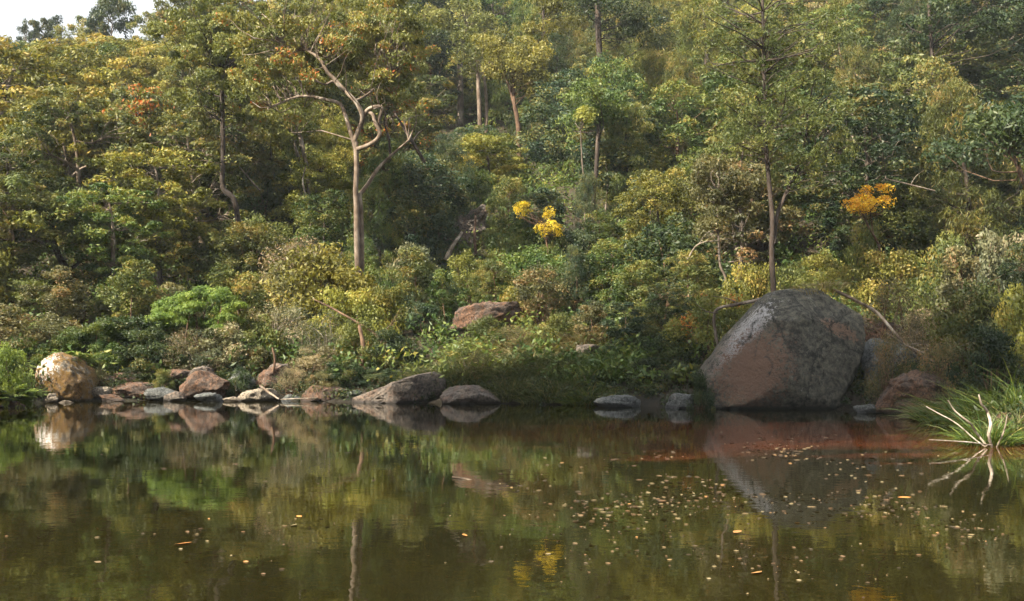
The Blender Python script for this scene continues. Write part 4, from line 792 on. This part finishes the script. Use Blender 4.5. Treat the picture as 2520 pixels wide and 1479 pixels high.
while Y < 146:
    sp_ = 3.3 + .026 * Y; x = -(.47 * Y + 3) + (row % 2) * sp_ / 2
    while x < .47 * Y + 3:
        X_ = x + random.uniform(-.32, .32) * sp_; Y_ = Y + random.uniform(-.35, .35) * 4.5
        z = gz(X_, Y_); px, py = to_px((X_, Y_, z + 5)); x += sp_
        clear = False   # keep the view open to the traced trees and the outcrop
        H0_ = 0
        for (x0, x1, yf, tops) in ((835, 955, 55, 690), (1060, 1250, 61, 640), (1240, 1420, 58, 620), (500, 640, 58, 590), (1860, 2000, 39, 500), (1110, 1210, 89, 250), (715, 780, 66, 520), (1250, 1290, 80, 260), (2060, 2180, 42, 520)):
            if x0 - (95 if x0 in (1240, 500, 2060) else 45) < px < x1 + (95 if x0 in (1240, 2060) else 45) and Y_ < yf and to_px((X_, Y_, z + 7.5))[1] < tops: clear = True
        ridge = X_ < -30 and Y_ > 100 + (X_ + 60) * .35
        if clear or (X_ < -34 and Y_ > 118) or (X_ < -24 and Y_ > 126): continue
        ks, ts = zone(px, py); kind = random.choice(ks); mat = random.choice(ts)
        H = {'gum': random.uniform(7.5, 11.5), 'wattle': random.uniform(5, 8), 'sheoak': random.uniform(8, 11.5), 'sapling': random.uniform(4.5, 6.5)}[kind]
        if Y_ < 60: H *= .72
        elif Y_ < 72: H *= .88
        if X_ < -30 and Y_ > 92: H *= .85
        w = H * {'gum': .66, 'wattle': .7, 'sheoak': .48, 'sapling': .55}[kind] * random.uniform(1.05, 1.4)
        if px < 540:      # keep the tree tops under the open corner of sky
            top = np.interp(px, [0, 60, 200, 300, 420, 540], [110, 92, 85, 80, 55, -50]) + random.uniform(0, 50)
            H = min(H, float(at(px, top, Y_)[2]) - z)
            if H < 3: continue
        auto.append((kind, mat, X_, Y_, H, w))
    Y += 4.3 + .012 * Y; row += 1
Y = 49.0; row = 0
while Y < 112:       # understorey shrubs between the trees
    sp_ = 5.2 + .07 * Y; x = -(.46 * Y + 2) + (row % 2) * sp_ / 2
    while x < .46 * Y + 2:
        X_ = x + random.uniform(-.4, .4) * sp_; Y_ = Y + random.uniform(-2.5, 2.5); z = gz(X_, Y_); px, py = to_px((X_, Y_, z + 3)); x += sp_
        if (790 < px < 985 and Y_ < 51) or (1060 < px < 1250 and Y_ < 62) or (1250 < px < 1400 and Y_ < 57) or (2060 < px < 2180 and Y_ < 43): continue
        ks, ts = zone(px, py); H = random.uniform(2.4, 4.2); auto.append((random.choice(['shrub', 'leafy']), random.choice(ts), X_, Y_, H, H * random.uniform(1.1, 1.5)))
    Y += 6.5; row += 1
BARK = {'shrub': ['bark_brown'], 'leafy': ['bark_brown'], 'gum': ['bark_grey', 'bark_pink', 'bark_brown', 'bark_grey'], 'wattle': ['bark_dark', 'bark_brown'], 'sheoak': ['bark_dark'], 'sapling': ['bark_grey', 'bark_brown']}
TONE = {'olive': 'olive', 'yellow': 'yellow-green', 'green': 'green', 'blue': 'blue-green', 'dark': 'dark green', 'rusty': 'rusty olive', 'brown': 'brownish'}
KW = {'gum': 'tufted gum', 'wattle': 'bushy wattle', 'sheoak': 'wispy she-oak', 'sapling': 'young tree', 'shrub': 'shrub', 'leafy': 'leafy shrub'}
ORD = ['nearest', 'second nearest', 'third nearest', 'fourth nearest', 'fifth nearest', 'sixth nearest', 'seventh nearest', 'eighth nearest', 'ninth nearest', 'tenth nearest']
buckets = {}
for rec in auto:
    kind, mat, X_, Y_, H, w = rec; px, py = to_px((X_, Y_, gz(X_, Y_) + H * .75))
    nm, lx, ly = min(LAND, key=lambda l: (l[1] - px) ** 2 + ((l[2] - py) * 1.3) ** 2); dx, dy = px - lx, py - ly
    v = 'above' if dy < -70 else 'below' if dy > 70 else ''; hz = 'left' if dx < -70 else 'right' if dx > 70 else ''
    rel = f'{v} and {hz} of' if v and hz else (v if v else (f'{hz} of' if hz else 'close behind'))
    buckets.setdefault((TONE[mat] + ' ' + KW[kind], rel + ' ' + nm), []).append((math.hypot(dx, dy), rec))
cnt = {}
for (what, where), lst in buckets.items():
    lst.sort(key=lambda q: q[0])
    for k, (_, (kind, mat, X_, Y_, H, w)) in enumerate(lst):
        lab = f'{what} {where}' + ('' if len(lst) == 1 else f', {ORD[min(k, 9)]}')
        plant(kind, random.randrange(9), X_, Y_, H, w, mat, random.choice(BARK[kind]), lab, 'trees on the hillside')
# skyline trees, taller ones standing free against the sky
for px, top, Y, w, mat, lab in ((55, 35, 104, 90, 'dark', 'small dark round-headed gum standing against the sky at the far left'), (120, 30, 106, 120, 'dark', 'dark gum second from the left on the skyline'),
                                (205, 22, 104, 150, 'olive', 'broad olive gum on the skyline between the dark gums and the tallest one'), (275, -40, 103, 130, 'dark', 'tallest loose dark gum poking into the open sky'), (380, 20, 100, 150, 'olive', 'olive gum on the skyline right of the tallest one'), (470, -30, 95, 200, 'olive', 'large olive gum closing the sky gap at its right'), (10, 75, 100, 120, 'blue', 'bluish gum at the left frame edge below the skyline')):
    top += 14; p = at(px, top, Y); plant('gum', random.randrange(5), float(p[0]), Y, max(4, p[2] - gz(p[0], Y)), w / F0 * Y, mat, 'bark_grey', lab, 'trees on the skyline')
# unseen trees added left of the view to shade the boulder and lower slope
for kd, x, y, h, w, lab in (('wattle', -15.2, 15.5, 33, 11, 'unseen tall wattle added for shade on the near left bank, nearest the water'), ('wattle', -18.5, 19.5, 31, 11, 'unseen tall wattle added for shade on the near left bank, second of the row'), ('gum', -21.8, 22.8, 27, 9, 'unseen tall gum added for shade on the near left bank, furthest of the row'),
                     ('wattle', -14.0, 11.5, 33, 10, 'unseen tall wattle added for shade on the near left bank, closest to the viewer')):
    plant(kd, random.randrange(5), x, y, h, w, 'olive', 'bark_grey', lab, 'added shade trees left of the view')

# --- undergrowth: uncountable ground cover on the slope
n = 6200
X_ = rng.uniform(-62, 62, n); Y_ = rng.uniform(36, 150, n)
keep = (np.abs(X_) < .5 * Y_ + 4) & (sdist(X_, Y_) > .8); X_, Y_ = X_[keep], Y_[keep]; Z_ = ground(X_, Y_)
mb = MB()
for a, b, c in zip(X_, Y_, Z_):
    r_ = rng.uniform(.6, 1.3); tuft(mb, (a, b, c + r_ * .5), r_, 100, .22, .10, rng.uniform(.05, .8), .7, .1, .8, .15, .3)
tag(link('undergrowth', mb.mesh('undergrowth', M['green'])), 'mixed low green ground cover between the trees on the slope', 'ground cover', kind='stuff')
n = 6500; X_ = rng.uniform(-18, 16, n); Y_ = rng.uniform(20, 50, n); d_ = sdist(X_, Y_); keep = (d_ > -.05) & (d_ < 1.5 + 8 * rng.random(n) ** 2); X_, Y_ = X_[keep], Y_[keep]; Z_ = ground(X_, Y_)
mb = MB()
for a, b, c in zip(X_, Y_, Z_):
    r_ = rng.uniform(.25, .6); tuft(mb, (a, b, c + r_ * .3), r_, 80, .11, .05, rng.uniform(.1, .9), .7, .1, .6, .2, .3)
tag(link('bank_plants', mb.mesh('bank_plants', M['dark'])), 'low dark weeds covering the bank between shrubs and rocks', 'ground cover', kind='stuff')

# --- things floating on the pool
m, nt, N, L, P, O = newmat('floating_leaf')
a = N.new('ShaderNodeAttribute'); a.attribute_name = 'tint'; cr = ramp(N, [(0, (.035, .025, .012)), (.4, (.10, .05, .018)), (.7, (.14, .105, .05)), (.85, (.19, .15, .075)), (.93, (.45, .19, .04)), (1, (.52, .22, .05))]); L.new(a.outputs['Fac'], cr.inputs[0]); L.new(cr.outputs[0], P.inputs['Base Color']); P.inputs['Roughness'].default_value = .5
def flat_leaf(mb, x, y, L_, w_, t, z=.006):
    a = rng.uniform(0, 6.28); c, s = math.cos(a), math.sin(a); u = np.linspace(0, 1, 5)
    wv = np.sin(u * math.pi) ** .7 * w_ / 2 + .001; v = []
    for q, ww in zip(u, wv):
        for sg in (-1, 1): lx, ly = (q - .5) * L_, sg * ww + .06 * L_ * math.sin(q * 3); v.append((x + lx * c - ly * s, y + lx * s + ly * c, z + .004 * sg * math.sin(q * 3)))
    mb.add(v, [[2 * k, 2 * k + 1, 2 * k + 3, 2 * k + 2] for k in range(4)], t)
def wpt(px, py): q = at(px, py, 1.0); k = CAMZ / (CAMZ - q[2]); return q[0] * k, k
mb = MB()
for (cx, cyy, sx, sy, n) in ((1800, 1180, 380, 55, 240), (1500, 1240, 260, 50, 170), (2200, 1240, 260, 90, 170), (1900, 1110, 300, 30, 130), (900, 1280, 700, 120, 110), (1700, 1370, 500, 60, 90), (2350, 1330, 150, 60, 60), (1150, 1240, 60, 25, 25)):
    for _ in range(int(n * 2.6)):
        px, py = rng.normal(cx, sx * .6), rng.normal(cyy, sy * .7)
        if py < 1040 or py > 1500: continue
        x, y = wpt(px, py)
        if vnoise([(x * .9, y * .5, 0)], 8)[0] < rng.uniform(-.25, .6): continue
        k_ = min(1, y / 16) ** 1.3; flat_leaf(mb, x, y, rng.uniform(.03, .12) * k_, rng.uniform(.008, .02) * k_, rng.random() ** 1.3 * .9)
tag(link('floating_leaves', mb.mesh('floating_leaves', m)), 'specks of fallen leaves drifting on the pool', 'fallen leaves', kind='stuff')
for px, py, s_, t, lab in ((450, 1338, .17, 1.0, 'large bright orange leaf floating alone at lower left'), (722, 1293, .12, .85, 'curled pinkish leaf floating near the middle of the pool'), (735, 1272, .11, 1., 'small orange leaf floating just above the curled pinkish one'),
                           (2225, 1225, .16, .95, 'orange leaf floating in front of the dead stalks'), (1815, 1310, .16, .9, 'pale tan leaf floating in the right half of the pool'), (1145, 1318, .12, .95, 'thin orange leaf floating below the floating twig'),
                           (1860, 1410, .14, .9, 'long tan leaf floating near the bottom of the pool at right'), (240, 1385, .08, .6, 'small dull leaf floating at the lower left corner')):
    x, y = wpt(px, py); mb = MB(); flat_leaf(mb, 0, 0, s_, s_ * .38, t, .008); o = link('floating_leaf', mb.mesh('floating_leaf', m)); o.location = (x, y, 0); tag(o, lab, 'leaf', 'single leaves on the pool')

# --- thin haze hanging over the valley
mb = MB(); a, b, c, d, e, f = -206, 206, -66, 268, -3.6, 112
v = [(x, y, z) for z in (e, f) for x, y in ((a, c), (b, c), (b, d), (a, d))]
mb.add(v, [[0, 3, 2, 1], [4, 5, 6, 7], [0, 1, 5, 4], [1, 2, 6, 5], [2, 3, 7, 6], [3, 0, 4, 7]])
m = bpy.data.materials.new('haze_air'); m.use_nodes = True; nt = m.node_tree; nt.nodes.remove(nt.nodes['Principled BSDF'])
pv = nt.nodes.new('ShaderNodeVolumePrincipled'); pv.inputs['Color'].default_value = (.80, .90, 1.0, 1); pv.inputs['Density'].default_value = .00036; pv.inputs['Anisotropy'].default_value = .2
nt.links.new(pv.outputs[0], nt.nodes['Material Output'].inputs['Volume'])
tag(link('haze', mb.mesh('haze', m)), 'thin bluish haze over the wooded slope', 'haze', kind='stuff')
